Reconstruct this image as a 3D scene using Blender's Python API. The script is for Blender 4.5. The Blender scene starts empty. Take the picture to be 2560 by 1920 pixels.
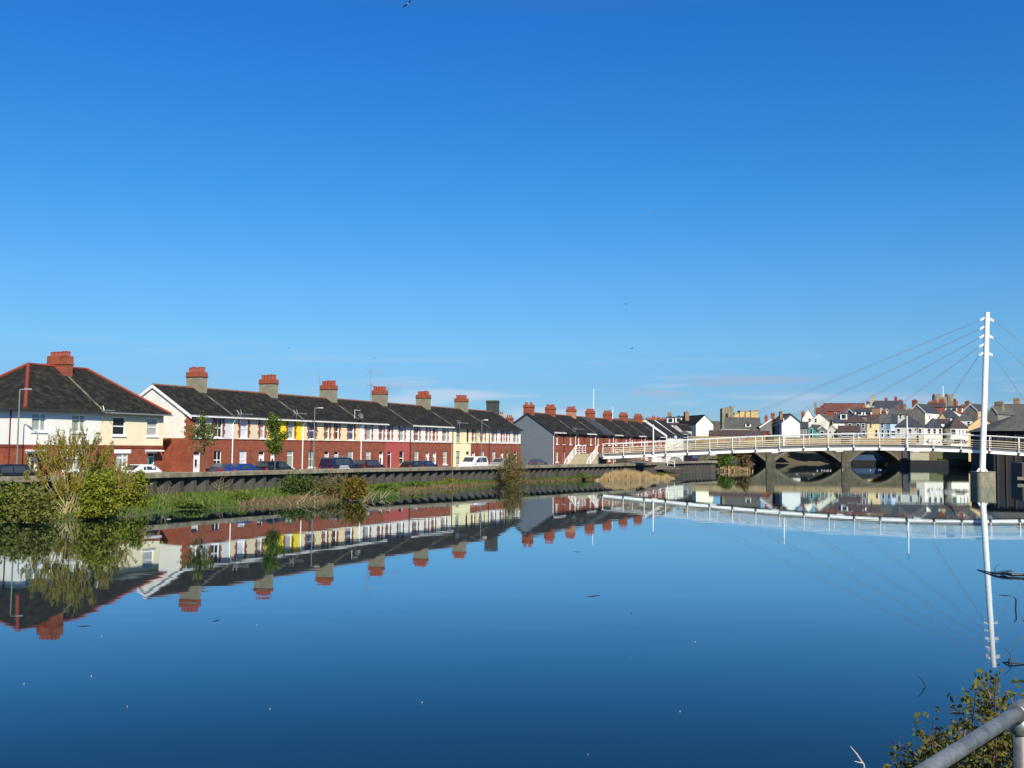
import bpy, bmesh, math, random
import numpy as np
from mathutils import Vector, Matrix
R = math.radians
random.seed(7); rng = np.random.default_rng(7)
scene = bpy.context.scene
COL = scene.collection
# ---------------------------------------------------------------- camera
F, PITCH, ROLL, HCAM = 2520.0, R(3.5428), R(0.6576), 4.4
cam_d = bpy.data.cameras.new('camera'); cam = bpy.data.objects.new('camera', cam_d); COL.objects.link(cam)
cam_d.sensor_width = 36; cam_d.lens = 36*F/2560; cam_d.clip_end = 6000; cam_d.clip_start = .05
CAMR = Matrix.Rotation(math.pi/2+PITCH, 3, 'X') @ Matrix.Rotation(ROLL, 3, 'Z')
cam.matrix_world = Matrix.Translation((0, 0, HCAM)) @ CAMR.to_4x4()
scene.camera = cam
# ---------------------------------------------------------------- world and sun
SUN_EL = R(38); SX, SY = .33, -.944
w = bpy.data.worlds.new('World'); scene.world = w; w.use_nodes = True
nt = w.node_tree; nt.nodes.clear(); N = nt.nodes.new; L = nt.links.new
out = N('ShaderNodeOutputWorld'); bg = N('ShaderNodeBackground'); sky = N('ShaderNodeTexSky')
sky.sky_type = 'NISHITA'; sky.sun_disc = False; sky.sun_elevation = SUN_EL
sky.sun_rotation = math.atan2(SX, SY); sky.altitude = 0; sky.air_density = 1; sky.dust_density = .3; sky.ozone_density = 2
tc = N('ShaderNodeTexCoord'); sep = N('ShaderNodeSeparateXYZ'); L(tc.outputs['Generated'], sep.inputs[0])
ramp = N('ShaderNodeValToRGB'); L(sep.outputs['Z'], ramp.inputs[0])
SKYRAMP = [(0.0, (0.175, 0.287, 0.5)), (1.0, (0.62, 0.5, 0.43)), (0.4, (0.068, 0.347, 0.69)), (0.55, (0.38, 0.42, 0.5)), (0.062, (0.162, 0.29, 0.468)), (0.097, (0.175, 0.337, 0.491)), (0.156, (0.165, 0.359, 0.534)), (0.245, (0.104, 0.364, 0.598))]
er = ramp.color_ramp.elements
er[0].position, er[0].color = SKYRAMP[0][0], (*SKYRAMP[0][1], 1); er[1].position, er[1].color = SKYRAMP[1][0], (*SKYRAMP[1][1], 1)
for p, c in SKYRAMP[2:]:
    e = er.new(p); e.color = (*c, 1)
mul = N('ShaderNodeMixRGB'); mul.blend_type = 'MULTIPLY'; mul.inputs[0].default_value = 1
L(sky.outputs[0], mul.inputs[1]); L(ramp.outputs[0], mul.inputs[2])
# low streaks of cloud near the horizon
mp = N('ShaderNodeMapping'); mp.inputs['Scale'].default_value = (5, 5, 55); L(tc.outputs['Generated'], mp.inputs[0])
no = N('ShaderNodeTexNoise'); no.inputs['Scale'].default_value = 1.6; no.inputs['Detail'].default_value = 6; L(mp.outputs[0], no.inputs[0])
cr = N('ShaderNodeMapRange'); cr.inputs[1].default_value = .56; cr.inputs[2].default_value = .78; L(no.outputs[0], cr.inputs[0])
b1 = N('ShaderNodeMapRange'); b1.inputs[1].default_value = .105; b1.inputs[2].default_value = .045; L(sep.outputs['Z'], b1.inputs[0])
m1 = N('ShaderNodeMath'); m1.operation = 'MULTIPLY'; L(cr.outputs[0], m1.inputs[0]); L(b1.outputs[0], m1.inputs[1])
m2 = N('ShaderNodeMath'); m2.operation = 'MULTIPLY'; L(m1.outputs[0], m2.inputs[0]); m2.inputs[1].default_value = .75
mixc = N('ShaderNodeMixRGB'); L(m2.outputs[0], mixc.inputs[0]); vm = N('ShaderNodeVectorMath'); vm.operation = 'SCALE'; vm.inputs['Scale'].default_value = 1.74; L(mul.outputs[0], vm.inputs[0]); L(vm.outputs[0], mixc.inputs[1]); mixc.inputs[2].default_value = (4.6, 5.3, 6.4, 1)
az = N('ShaderNodeMath'); az.operation = 'ARCTAN2'; L(sep.outputs['X'], az.inputs[0]); L(sep.outputs['Y'], az.inputs[1])
wob = N('ShaderNodeTexNoise'); wob.inputs['Scale'].default_value = 9; wob.inputs['Detail'].default_value = 5; wmp = N('ShaderNodeMapping'); wmp.inputs['Scale'].default_value = (1, 1, 6); L(tc.outputs['Generated'], wmp.inputs[0]); L(wmp.outputs[0], wob.inputs[0])
def math_(op, a, b):
    n = N('ShaderNodeMath'); n.operation = op
    for i, x in enumerate((a, b)):
        if isinstance(x, (int, float)): n.inputs[i].default_value = x
        elif x is not None: L(x, n.inputs[i])
    return n.outputs[0]
lastc = mixc.outputs[0]
for a0, wd, e0, th, col, k in ((13.4, 5.0, 3.75, .42, (2.7, 3.75, 5.3, 1), .8), (8.3, 2.4, 3.1, .3, (2.9, 3.95, 5.4, 1), .7), (19, 7, 2.5, .8, (3.5, 4.5, 5.9, 1), .45), (-3.4, 3.6, 2.9, .5, (5.0, 5.7, 6.7, 1), .55), (-5.5, 3.0, 2.4, .4, (4.8, 5.5, 6.6, 1), .6), (2.5, 3.5, 1.9, .6, (4.8, 5.5, 6.5, 1), .6), (-7, 2.5, 3.4, .25, (3.2, 4.2, 5.5, 1), .5)):
    da = math_('DIVIDE', math_('ABSOLUTE', math_('SUBTRACT', az.outputs[0], R(a0)), None), R(wd))
    wz = math_('MULTIPLY', math_('SUBTRACT', wob.outputs[0], .5), R(1.6*th+.6))
    de = math_('DIVIDE', math_('ABSOLUTE', math_('ADD', math_('SUBTRACT', sep.outputs['Z'], math.sin(R(e0))), wz), None), R(th))
    q = N('ShaderNodeMapRange'); q.interpolation_type = 'SMOOTHSTEP'; L(math_('ADD', math_('MULTIPLY', da, da), math_('MULTIPLY', de, de)), q.inputs[0]); q.inputs[1].default_value = 1; q.inputs[2].default_value = 0; q.inputs[3].default_value = 0; q.inputs[4].default_value = k
    mm = N('ShaderNodeMixRGB'); L(q.outputs[0], mm.inputs[0]); L(lastc, mm.inputs[1]); mm.inputs[2].default_value = col; lastc = mm.outputs[0]
L(lastc, bg.inputs[0]); bg.inputs[1].default_value = .1; L(bg.outputs[0], out.inputs[0])
sd = bpy.data.lights.new('sun', 'SUN'); sd.energy = 5.0; sd.angle = R(.53); sd.color = (1, .92, .77)
sun = bpy.data.objects.new('sun', sd); COL.objects.link(sun)
sv = Vector((SX*math.cos(SUN_EL), SY*math.cos(SUN_EL), math.sin(SUN_EL)))
sun.rotation_euler = sv.to_track_quat('Z', 'Y').to_euler(); sun.location = sv*100
vs = scene.view_settings
scene.display_settings.display_device = 'sRGB'
vs.view_transform = 'Standard'; vs.look = 'None'; vs.exposure = 0.35; vs.gamma = 1
scene.cycles.use_denoising = True; scene.cycles.max_bounces = 6; scene.cycles.caustics_reflective = False; scene.cycles.caustics_refractive = False

# ---------------------------------------------------------------- helpers
def ray(px, py):
    d = CAMR @ Vector(((px-1280)/F, (960-py)/F, -1)); return d/d.y
def at(px, py, Y):                       # the place seen at a pixel of the photograph, Y metres ahead
    d = ray(px, py); return Vector((d.x*Y, Y, HCAM+d.z*Y))
def atz(px, py, z):
    d = ray(px, py); k = (z-HCAM)/d.z; return Vector((d.x*k, k, z))
def tag(o, label=None, cat=None, group=None, kind=None):
    for k, v in (('label', label), ('category', cat), ('group', group), ('kind', kind)):
        if v: o[k] = v
    return o
def thing(name, loc, rz, label, cat, group=None):
    o = bpy.data.objects.new(name, None); COL.objects.link(o); o.location = loc; o.rotation_euler = (0, 0, rz)
    o.empty_display_size = .2
    return tag(o, label, cat, group)
class MB:
    def __init__(s): s.v = []; s.f = []; s.m = []
    def poly(s, pts, m=0):
        n = len(s.v); s.v += [tuple(p) for p in pts]; s.f.append(tuple(range(n, n+len(pts)))); s.m.append(m)
    def box(s, x0, x1, y0, y1, z0, z1, m=0):
        n = len(s.v)
        s.v += [(x0,y0,z0),(x1,y0,z0),(x1,y1,z0),(x0,y1,z0),(x0,y0,z1),(x1,y0,z1),(x1,y1,z1),(x0,y1,z1)]
        for q in ((0,3,2,1),(4,5,6,7),(0,1,5,4),(1,2,6,5),(2,3,7,6),(3,0,4,7)): s.f.append(tuple(n+i for i in q)); s.m.append(m)
    def hexa(s, b, t, m=0):              # bottom and top rings joined
        n = len(s.v); k = len(b); s.v += [tuple(p) for p in b]+[tuple(p) for p in t]
        s.f.append(tuple(n+i for i in reversed(range(k)))); s.m.append(m); s.f.append(tuple(n+k+i for i in range(k))); s.m.append(m)
        for i in range(k): j = (i+1) % k; s.f.append((n+i, n+j, n+k+j, n+k+i)); s.m.append(m)
    def slab(s, a, b, c, d, t, m=0):     # quad thickened downward by t
        s.hexa([(p[0], p[1], p[2]-t) for p in (a, b, c, d)], [a, b, c, d], m)
    def ring(s, c, ax, r, n, sq=1.0):
        ax = Vector(ax).normalized(); u = ax.orthogonal().normalized() if abs(ax.z) < .99 else Vector((1, 0, 0)); vv = ax.cross(u)
        if abs(ax.z) < .99: u = Vector((0, 0, 1)).cross(ax).normalized(); vv = ax.cross(u)
        return [Vector(c)+u*math.cos(2*math.pi*i/n)*r+vv*math.sin(2*math.pi*i/n)*r*sq for i in range(n)]
    def path(s, pts, rad, n=6, m=0, cap=True):
        pts = [Vector(p) for p in pts]; k = len(pts)
        if not isinstance(rad, (list, tuple)): rad = [rad]*k
        base = len(s.v)
        for i, p in enumerate(pts):
            ax = (pts[min(i+1, k-1)]-pts[max(i-1, 0)]); s.v += [tuple(q) for q in s.ring(p, ax if ax.length > 1e-6 else (0, 0, 1), rad[i], n)]
        for i in range(k-1):
            for j in range(n):
                jj = (j+1) % n; s.f.append((base+i*n+j, base+i*n+jj, base+(i+1)*n+jj, base+(i+1)*n+j)); s.m.append(m)
        if cap:
            s.f.append(tuple(base+j for j in reversed(range(n)))); s.m.append(m)
            s.f.append(tuple(base+(k-1)*n+j for j in range(n))); s.m.append(m)
    def lathe(s, prof, n=10, c=(0, 0, 0), m=0):
        base = len(s.v); k = len(prof)
        for r, z in prof:
            for j in range(n): a = 2*math.pi*j/n; s.v.append((c[0]+r*math.cos(a), c[1]+r*math.sin(a), c[2]+z))
        for i in range(k-1):
            for j in range(n):
                jj = (j+1) % n; s.f.append((base+i*n+j, base+i*n+jj, base+(i+1)*n+jj, base+(i+1)*n+j)); s.m.append(m)
        s.f.append(tuple(base+j for j in reversed(range(n)))); s.m.append(m)
        s.f.append(tuple(base+(k-1)*n+j for j in range(n))); s.m.append(m)
    def grid_wall(s, x0, x1, z0, z1, ops, y=0, dep=.14, mfn=None, mrev=0):   # wall in the xz plane (outside is -y) with real openings
        xs = sorted({x0, x1, *[o[0] for o in ops], *[o[1] for o in ops]}); zs = {z0, z1}
        for o in ops: zs |= {o[2], o[3]}
        zs = sorted(zs | set(getattr(s, 'cuts', [])))
        for i in range(len(xs)-1):
            for j in range(len(zs)-1):
                cx, cz = (xs[i]+xs[i+1])/2, (zs[j]+zs[j+1])/2
                if any(o[0] < cx < o[1] and o[2] < cz < o[3] for o in ops) or not (z0 < cz < z1): continue
                s.poly([(xs[i], y, zs[j]), (xs[i+1], y, zs[j]), (xs[i+1], y, zs[j+1]), (xs[i], y, zs[j+1])], mfn(cx, cz) if mfn else 0)
        for a, b, c, d in [o[:4] for o in ops]:
            m = mrev(c) if callable(mrev) else mrev
            s.poly([(a, y, c), (a, y, d), (a, y+dep, d), (a, y+dep, c)], m); s.poly([(b, y, c), (b, y+dep, c), (b, y+dep, d), (b, y, d)], m)
            s.poly([(a, y, d), (b, y, d), (b, y+dep, d), (a, y+dep, d)], m); s.poly([(a, y, c), (a, y+dep, c), (b, y+dep, c), (b, y, c)], m)
    def build(s, name, mats, parent=None, smooth=False, loc=None, rz=None):
        me = bpy.data.meshes.new(name); me.from_pydata(s.v, [], s.f)
        for m in (mats if isinstance(mats, (list, tuple)) else [mats]): me.materials.append(m)
        me.polygons.foreach_set('material_index', s.m)
        if smooth: me.polygons.foreach_set('use_smooth', [True]*len(s.f))
        if name == 'wall':
            bm = bmesh.new(); bm.from_mesh(me); bmesh.ops.remove_doubles(bm, verts=bm.verts, dist=.0005); bm.to_mesh(me); bm.free()
        me.update(); o = bpy.data.objects.new(name, me); COL.objects.link(o)
        if parent: o.parent = parent
        if loc is not None: o.location = loc
        if rz is not None: o.rotation_euler = (0, 0, rz)
        return o
def copy_tree(o, parent=None):
    c = o.copy(); COL.objects.link(c)
    if parent: c.parent = parent
    for ch in o.children: copy_tree(ch, c)
    return c
# ---------------------------------------------------------------- materials
MATS = {}
def nodes(name):
    m = bpy.data.materials.new(name); m.use_nodes = True; t = m.node_tree; return m, t, t.nodes['Principled BSDF']
def mat(name, col, rough=.7, var=.15, scale=3.0, metal=0, spec=.3, bump=0, stretch=(1, 1, 1), second=None, smask=(.5, .7)):
    if name in MATS: return MATS[name]
    m, t, b = nodes(name); b.inputs['Roughness'].default_value = rough; b.inputs['Metallic'].default_value = metal
    b.inputs['Specular IOR Level'].default_value = spec
    tc = t.nodes.new('ShaderNodeTexCoord'); mp = t.nodes.new('ShaderNodeMapping'); mp.inputs['Scale'].default_value = stretch
    t.links.new(tc.outputs['Object'], mp.inputs[0])
    n1 = t.nodes.new('ShaderNodeTexNoise'); n1.inputs['Scale'].default_value = scale; n1.inputs['Detail'].default_value = 6; n1.inputs['Roughness'].default_value = .65
    t.links.new(mp.outputs[0], n1.inputs[0])
    rp = t.nodes.new('ShaderNodeValToRGB'); e = rp.color_ramp.elements
    e[0].position = .25; e[1].position = .75
    e[0].color = (*[c*(1-var) for c in col], 1); e[1].color = (*[min(1, c*(1+var)) for c in col], 1)
    t.links.new(n1.outputs[0], rp.inputs[0]); last = rp.outputs[0]
    if second:
        n2 = t.nodes.new('ShaderNodeTexNoise'); n2.inputs['Scale'].default_value = scale*.35; n2.inputs['Detail'].default_value = 8; n2.inputs['Roughness'].default_value = .7
        t.links.new(mp.outputs[0], n2.inputs[0])
        mr = t.nodes.new('ShaderNodeMapRange'); mr.inputs[1].default_value = smask[0]; mr.inputs[2].default_value = smask[1]; t.links.new(n2.outputs[0], mr.inputs[0])
        mx = t.nodes.new('ShaderNodeMixRGB'); t.links.new(mr.outputs[0], mx.inputs[0]); t.links.new(last, mx.inputs[1]); mx.inputs[2].default_value = (*second, 1); last = mx.outputs[0]
    t.links.new(last, b.inputs['Base Color'])
    if bump:
        bp = t.nodes.new('ShaderNodeBump'); bp.inputs['Strength'].default_value = bump; bp.inputs['Distance'].default_value = .03
        t.links.new(n1.outputs[0], bp.inputs['Height']); t.links.new(bp.outputs[0], b.inputs['Normal'])
    MATS[name] = m; return m
def brick(name, col, mortar=(.3, .22, .18), var=.22, painted=False):
    if name in MATS: return MATS[name]
    m, t, b = nodes(name); b.inputs['Roughness'].default_value = .85; b.inputs['Specular IOR Level'].default_value = .2
    tc = t.nodes.new('ShaderNodeTexCoord'); sp = t.nodes.new('ShaderNodeSeparateXYZ'); t.links.new(tc.outputs['Object'], sp.inputs[0])
    ad = t.nodes.new('ShaderNodeMath'); t.links.new(sp.outputs[0], ad.inputs[0]); t.links.new(sp.outputs[1], ad.inputs[1])
    cb = t.nodes.new('ShaderNodeCombineXYZ'); t.links.new(ad.outputs[0], cb.inputs[0]); t.links.new(sp.outputs[2], cb.inputs[1])
    bk = t.nodes.new('ShaderNodeTexBrick'); t.links.new(cb.outputs[0], bk.inputs[0]); bk.inputs['Scale'].default_value = 1
    bk.inputs['Brick Width'].default_value = .235; bk.inputs['Row Height'].default_value = .078; bk.inputs['Mortar Size'].default_value = .006
    bk.inputs['Color1'].default_value = (*[c*(1-var) for c in col], 1); bk.inputs['Color2'].default_value = (*[c*(1+var) for c in col], 1); bk.inputs['Mortar'].default_value = (*mortar, 1)
    n1 = t.nodes.new('ShaderNodeTexNoise'); n1.inputs['Scale'].default_value = .9; n1.inputs['Detail'].default_value = 7; t.links.new(tc.outputs['Object'], n1.inputs[0])
    mr = t.nodes.new('ShaderNodeMapRange'); mr.inputs[1].default_value = .3; mr.inputs[2].default_value = .7; mr.inputs[3].default_value = .78; mr.inputs[4].default_value = 1.2; t.links.new(n1.outputs[0], mr.inputs[0])
    mx = t.nodes.new('ShaderNodeMixRGB'); mx.blend_type = 'MULTIPLY'; mx.inputs[0].default_value = 1; t.links.new(bk.outputs[0], mx.inputs[1]); t.links.new(mr.outputs[0], mx.inputs[2])
    t.links.new(mx.outputs[0], b.inputs['Base Color'])
    bp = t.nodes.new('ShaderNodeBump'); bp.inputs['Strength'].default_value = .4; bp.inputs['Distance'].default_value = .01; bp.invert = True
    t.links.new(bk.outputs['Fac'], bp.inputs['Height']); t.links.new(bp.outputs[0], b.inputs['Normal'])
    MATS[name] = m; return m
def slate(name, col, lichen=(.16, .15, .09), amt=(.52, .75)):
    if name in MATS: return MATS[name]
    m, t, b = nodes(name); b.inputs['Roughness'].default_value = .75; b.inputs['Specular IOR Level'].default_value = .15
    tc = t.nodes.new('ShaderNodeTexCoord'); sp = t.nodes.new('ShaderNodeSeparateXYZ'); t.links.new(tc.outputs['Object'], sp.inputs[0])
    bk = t.nodes.new('ShaderNodeTexBrick'); cb = t.nodes.new('ShaderNodeCombineXYZ'); t.links.new(sp.outputs[0], cb.inputs[0])
    mu = t.nodes.new('ShaderNodeMath'); mu.operation = 'MULTIPLY'; mu.inputs[1].default_value = 2; t.links.new(sp.outputs[2], mu.inputs[0]); t.links.new(mu.outputs[0], cb.inputs[1]); t.links.new(cb.outputs[0], bk.inputs[0])
    bk.inputs['Scale'].default_value = 1; bk.inputs['Brick Width'].default_value = .3; bk.inputs['Row Height'].default_value = .22; bk.inputs['Mortar Size'].default_value = .012
    bk.inputs['Color1'].default_value = (*[c*.72 for c in col], 1); bk.inputs['Color2'].default_value = (*[c*1.3 for c in col], 1); bk.inputs['Mortar'].default_value = (*[c*.45 for c in col], 1)
    mp = t.nodes.new('ShaderNodeMapping'); mp.inputs['Scale'].default_value = (1, .8, .8); t.links.new(tc.outputs['Object'], mp.inputs[0])
    n1 = t.nodes.new('ShaderNodeTexNoise'); n1.inputs['Scale'].default_value = 1.7; n1.inputs['Detail'].default_value = 9; n1.inputs['Roughness'].default_value = .72; t.links.new(mp.outputs[0], n1.inputs[0])
    mr = t.nodes.new('ShaderNodeMapRange'); mr.inputs[1].default_value = amt[0]; mr.inputs[2].default_value = amt[1]; t.links.new(n1.outputs[0], mr.inputs[0])
    mx = t.nodes.new('ShaderNodeMixRGB'); t.links.new(mr.outputs[0], mx.inputs[0]); t.links.new(bk.outputs[0], mx.inputs[1]); mx.inputs[2].default_value = (*lichen, 1)
    t.links.new(mx.outputs[0], b.inputs['Base Color'])
    bp = t.nodes.new('ShaderNodeBump'); bp.inputs['Strength'].default_value = .5; bp.inputs['Distance'].default_value = .015; bp.invert = True
    t.links.new(bk.outputs['Fac'], bp.inputs['Height']); t.links.new(bp.outputs[0], b.inputs['Normal'])
    MATS[name] = m; return m
def leafmat(name, c1, c2, c3=None, trans=.25):
    if name in MATS: return MATS[name]
    m, t, b = nodes(name); b.inputs['Roughness'].default_value = .55; b.inputs['Specular IOR Level'].default_value = .25
    g = t.nodes.new('ShaderNodeNewGeometry'); rp = t.nodes.new('ShaderNodeValToRGB'); e = rp.color_ramp.elements
    e[0].color = (*c1, 1); e[1].color = (*c2, 1)
    if c3: x = e.new(.85); x.color = (*c2, 1); e[2].color = (*c3, 1)
    tc = t.nodes.new('ShaderNodeTexCoord'); n = t.nodes.new('ShaderNodeTexNoise'); n.inputs['Scale'].default_value = 1.3; n.inputs['Detail'].default_value = 3; t.links.new(tc.outputs['Object'], n.inputs[0])
    mx = t.nodes.new('ShaderNodeMath'); mx.operation = 'ADD'; t.links.new(g.outputs['Random Per Island'], mx.inputs[0]); t.links.new(n.outputs[0], mx.inputs[1])
    hf = t.nodes.new('ShaderNodeMath'); hf.operation = 'MULTIPLY'; hf.inputs[1].default_value = .5; t.links.new(mx.outputs[0], hf.inputs[0]); t.links.new(hf.outputs[0], rp.inputs[0])
    t.links.new(rp.outputs[0], b.inputs['Base Color'])
    tr = t.nodes.new('ShaderNodeBsdfTranslucent'); t.links.new(rp.outputs[0], tr.inputs[0]); ms = t.nodes.new('ShaderNodeMixShader'); ms.inputs[0].default_value = trans
    t.links.new(b.outputs[0], ms.inputs[1]); t.links.new(tr.outputs[0], ms.inputs[2]); t.links.new(ms.outputs[0], t.nodes['Material Output'].inputs[0])
    MATS[name] = m; return m
def paint(name, col, rough=.3):
    if name in MATS: return MATS[name]
    m, t, b = nodes(name); b.inputs['Base Color'].default_value = (*col, 1); b.inputs['Roughness'].default_value = rough; b.inputs['Coat Weight'].default_value = .6; b.inputs['Coat Roughness'].default_value = .06
    MATS[name] = m; return m
BR = brick('brick_red', (.255, .058, .031), (.25, .15, .11)); BR2 = brick('brick_orange', (.28, .066, .034), (.28, .16, .11)); BRD = brick('brick_dark', (.18, .035, .02), (.2, .1, .07)); BRT = brick('brick_brown', (.26, .15, .08), (.3, .25, .2))
BRQ = brick('brick_quoin', (.25, .05, .026))
SL = slate('slate_dark', (.015, .0155, .016), (.085, .075, .05), (.47, .9)); SLB = slate('slate_blue', (.05, .058, .075), (.1, .1, .09), (.6, .8)); SLP = slate('slate_purple', (.075, .055, .055), (.11, .08, .07), (.58, .8)); SLG = slate('slate_grey', (.085, .088, .085), (.16, .155, .12), (.5, .75))
SLR = slate('tile_red', (.13, .058, .05), (.1, .065, .058), (.5, .7))
RIDGE = mat('ridge_tile', (.17, .07, .045), .8, .35, 4, second=(.16, .14, .09)); RIDGER = mat('ridge_red', (.21, .045, .03), .75, .25, 4)
MORT = mat('mortar_pale', (.22, .2, .145), .9, .4, 3, second=(.04, .04, .034), smask=(.42, .6))
def render_wall(name, col): return mat(name, col, .85, .05, 1.2, second=tuple(c*.86 for c in col), smask=(.52, .8), bump=.15)
RW = render_wall('render_white', (.76, .75, .705)); RC = render_wall('render_cream', (.78, .66, .42)); RPY = render_wall('render_pale_yellow', (.8, .74, .46)); RY = render_wall('render_yellow', (.8, .62, .03))
RG = render_wall('render_grey', (.13, .155, .19)); RLG = render_wall('render_light_grey', (.62, .65, .68)); RBE = render_wall('render_beige', (.72, .6, .44)); RPK = render_wall('painted_salmon', (.4, .085, .075))
RWC = render_wall('render_warm_white', (.8, .77, .66))
UPVC = mat('white_upvc', (.82, .82, .82), .35, .03, 2); UPB = mat('brown_frame', (.08, .03, .02), .4, .1, 2)
DKM = mat('dark_metal', (.035, .037, .04), .5, .15, 3); STEEL = mat('galvanised_steel', (.15, .155, .16), .42, .35, 26, metal=.5, second=(.25, .265, .27), smask=(.45, .6)); ALU = mat('aerial_aluminium', (.3, .31, .315), .4, .1, 5, metal=.4)
WMET = mat('white_paint_steel', (.9, .895, .87), .4, .05, 2)
CONC = mat('concrete_weathered', (.22, .205, .16), .9, .25, 2.2, bump=.3, second=(.12, .115, .085)); CONR = mat('chimney_render', (.24, .225, .165), .9, .22, 1.6, second=(.13, .13, .1), bump=.2)
POT = mat('clay_pot', (.3, .066, .037), .75, .2, 6)
def glass(name, col):
    m, t, b = nodes(name); b.inputs['Base Color'].default_value = (*col, 1); b.inputs['Roughness'].default_value = .04; b.inputs['Specular IOR Level'].default_value = .5; return m
GLD = glass('glass_dark', (.015, .018, .022)); GLC = glass('glass_net_curtain', (.36, .37, .36)); GLG = glass('glass_green_blind', (.3, .36, .32)); GLB = glass('glass_blue_blind', (.04, .07, .16)); GLM = glass('glass_mauve_blind', (.2, .12, .13)); GLW = glass('glass_white_blind', (.6, .63, .72))
# ---------------------------------------------------------------- the setting: water, banks, road
PHI = R(25.81); DX, DY = math.sin(PHI), math.cos(PHI); NX, NY = -math.cos(PHI), math.sin(PHI); RZ = math.pi/2-PHI
T1 = (-28.89, 90.51); T2 = (6.55, 159.5)
def line_s(px, O, d=(DX, DY), py=1110):
    r = ray(px, py); return (r.x*O[1]-O[0])/(d[0]-r.x*d[1])
def on_line(O, s, off=0, z=0): return Vector((O[0]+DX*s-NX*off, O[1]+DY*s-NY*off, z))   # off: metres towards the river
def road_pt(px, off, z=0, O=T1):
    O2 = (O[0]-NX*off, O[1]-NY*off); s = line_s(px, O2); return Vector((O2[0]+DX*s, O2[1]+DY*s, z))
WALL = [(-50, 33), (-41, 49), (-32.6, 64.3), (-26.6, 76.5), (-20.6, 89), (-14.2, 100), (-5.6, 112.5), (1.2, 124), (6.8, 133), (15.9, 146.5), (23.6, 163), (31.5, 182), (37.5, 190), (38.2, 192.5), (36, 195)]
def waterm():
    m = bpy.data.materials.new('water'); m.use_nodes = True; t = m.node_tree; t.nodes.clear(); N = t.nodes.new
    tc = N('ShaderNodeTexCoord'); prev = None
    for sc, st, dist in ((1.0, (.3, 1, 1), .0026), (.22, (.4, 1, 1), .0062)):
        mp = N('ShaderNodeMapping'); mp.inputs['Scale'].default_value = st; t.links.new(tc.outputs['Object'], mp.inputs[0])
        n = N('ShaderNodeTexNoise'); n.inputs['Scale'].default_value = sc; n.inputs['Detail'].default_value = 3; n.inputs['Roughness'].default_value = .45; t.links.new(mp.outputs[0], n.inputs[0])
        bp = N('ShaderNodeBump'); bp.inputs['Strength'].default_value = 1; bp.inputs['Distance'].default_value = dist; t.links.new(n.outputs[0], bp.inputs['Height'])
        w2_ = N('ShaderNodeTexNoise'); w2_.inputs['Scale'].default_value = .035; w2_.inputs['Detail'].default_value = 4; wm = N('ShaderNodeMapping'); wm.inputs['Scale'].default_value = (.4, 1.4, 1); wm.inputs['Location'].default_value = (sc*7, 3, 0); t.links.new(tc.outputs['Object'], wm.inputs[0]); t.links.new(wm.outputs[0], w2_.inputs[0])
        wr = N('ShaderNodeMapRange'); wr.inputs[1].default_value = .38; wr.inputs[2].default_value = .64; wr.inputs[3].default_value = .3; wr.inputs[4].default_value = 1.0; t.links.new(w2_.outputs[0], wr.inputs[0]); t.links.new(wr.outputs[0], bp.inputs['Strength'])
        if prev: t.links.new(prev.outputs[0], bp.inputs['Normal'])
        prev = bp
    fr = N('ShaderNodeFresnel'); fr.inputs['IOR'].default_value = 1.333; t.links.new(prev.outputs[0], fr.inputs['Normal'])
    cr = N('ShaderNodeValToRGB'); e = cr.color_ramp.elements; e[0].position = 0; e[0].color = (.02, .02, .02, 1); e[1].position = 1; e[1].color = (1, 1, 1, 1)
    for p, v in ((.2, .21), (.3, .4), (.43, .63), (.6, .78)): q = e.new(p); q.color = (v, v, v, 1)
    t.links.new(fr.outputs[0], cr.inputs[0])
    g = N('ShaderNodeBsdfGlossy'); g.inputs['Color'].default_value = (.85, .96, 1, 1); g.inputs['Roughness'].default_value = .02; t.links.new(prev.outputs[0], g.inputs['Normal'])
    d = N('ShaderNodeBsdfDiffuse'); d.inputs['Color'].default_value = (.004, .012, .018, 1)
    mx = N('ShaderNodeMixShader'); t.links.new(cr.outputs[0], mx.inputs[0]); t.links.new(d.outputs[0], mx.inputs[1]); t.links.new(g.outputs[0], mx.inputs[2])
    o = N('ShaderNodeOutputMaterial'); t.links.new(mx.outputs[0], o.inputs[0]); return m
mb = MB(); mb.poly([(-2500, -300, 0), (2500, -300, 0), (2500, 5000, 0), (-2500, 5000, 0)])
tag(mb.build('water', waterm()), kind='structure')
ASPH = mat('asphalt', (.055, .055, .056), .9, .2, 5); PAVE = mat('pavement_concrete', (.25, .24, .22), .9, .12, 2); EARTH = mat('earth', (.11, .09, .055), .95, .3, 1.5, second=(.06, .08, .025)); GRASSM = mat('bank_soil', (.075, .085, .03), .95, .35, 1.2, second=(.04, .08, .012))
BK = [(44, 215), (58, 262), (74, 305), (74, 330)]      # far bank up to the stone bridge
edge = WALL[:14]+BK
mb = MB()
mb.poly([(x-.35, y, 1.15) for x, y in edge]+[(40, 340, 1.15), (-200, 1200, 1.15), (-2400, 3000, 1.15), (-2400, 33, 1.15)])
for (xa, ya), (xb, yb) in zip(edge[13:], edge[14:]): mb.poly([(xa-.35, ya, 1.15), (xb-.35, yb, 1.15), (xb+1.5, yb, -.3), (xa+1.5, ya, -.3)])
tag(mb.build('road', ASPH), kind='structure')
mb = MB()
for a, b in ((-30, 72), (76.6, 150)):
    A, B = on_line(T1, a), on_line(T1, b); p = [on_line(T1, a, -.5), on_line(T1, b, -.5), on_line(T1, b, 1.9), on_line(T1, a, 1.9)]
    mb.hexa([(q.x, q.y, 1.1) for q in p], [(q.x, q.y, 1.27) for q in p])
tag(mb.build('pavement', PAVE), kind='structure')
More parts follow.
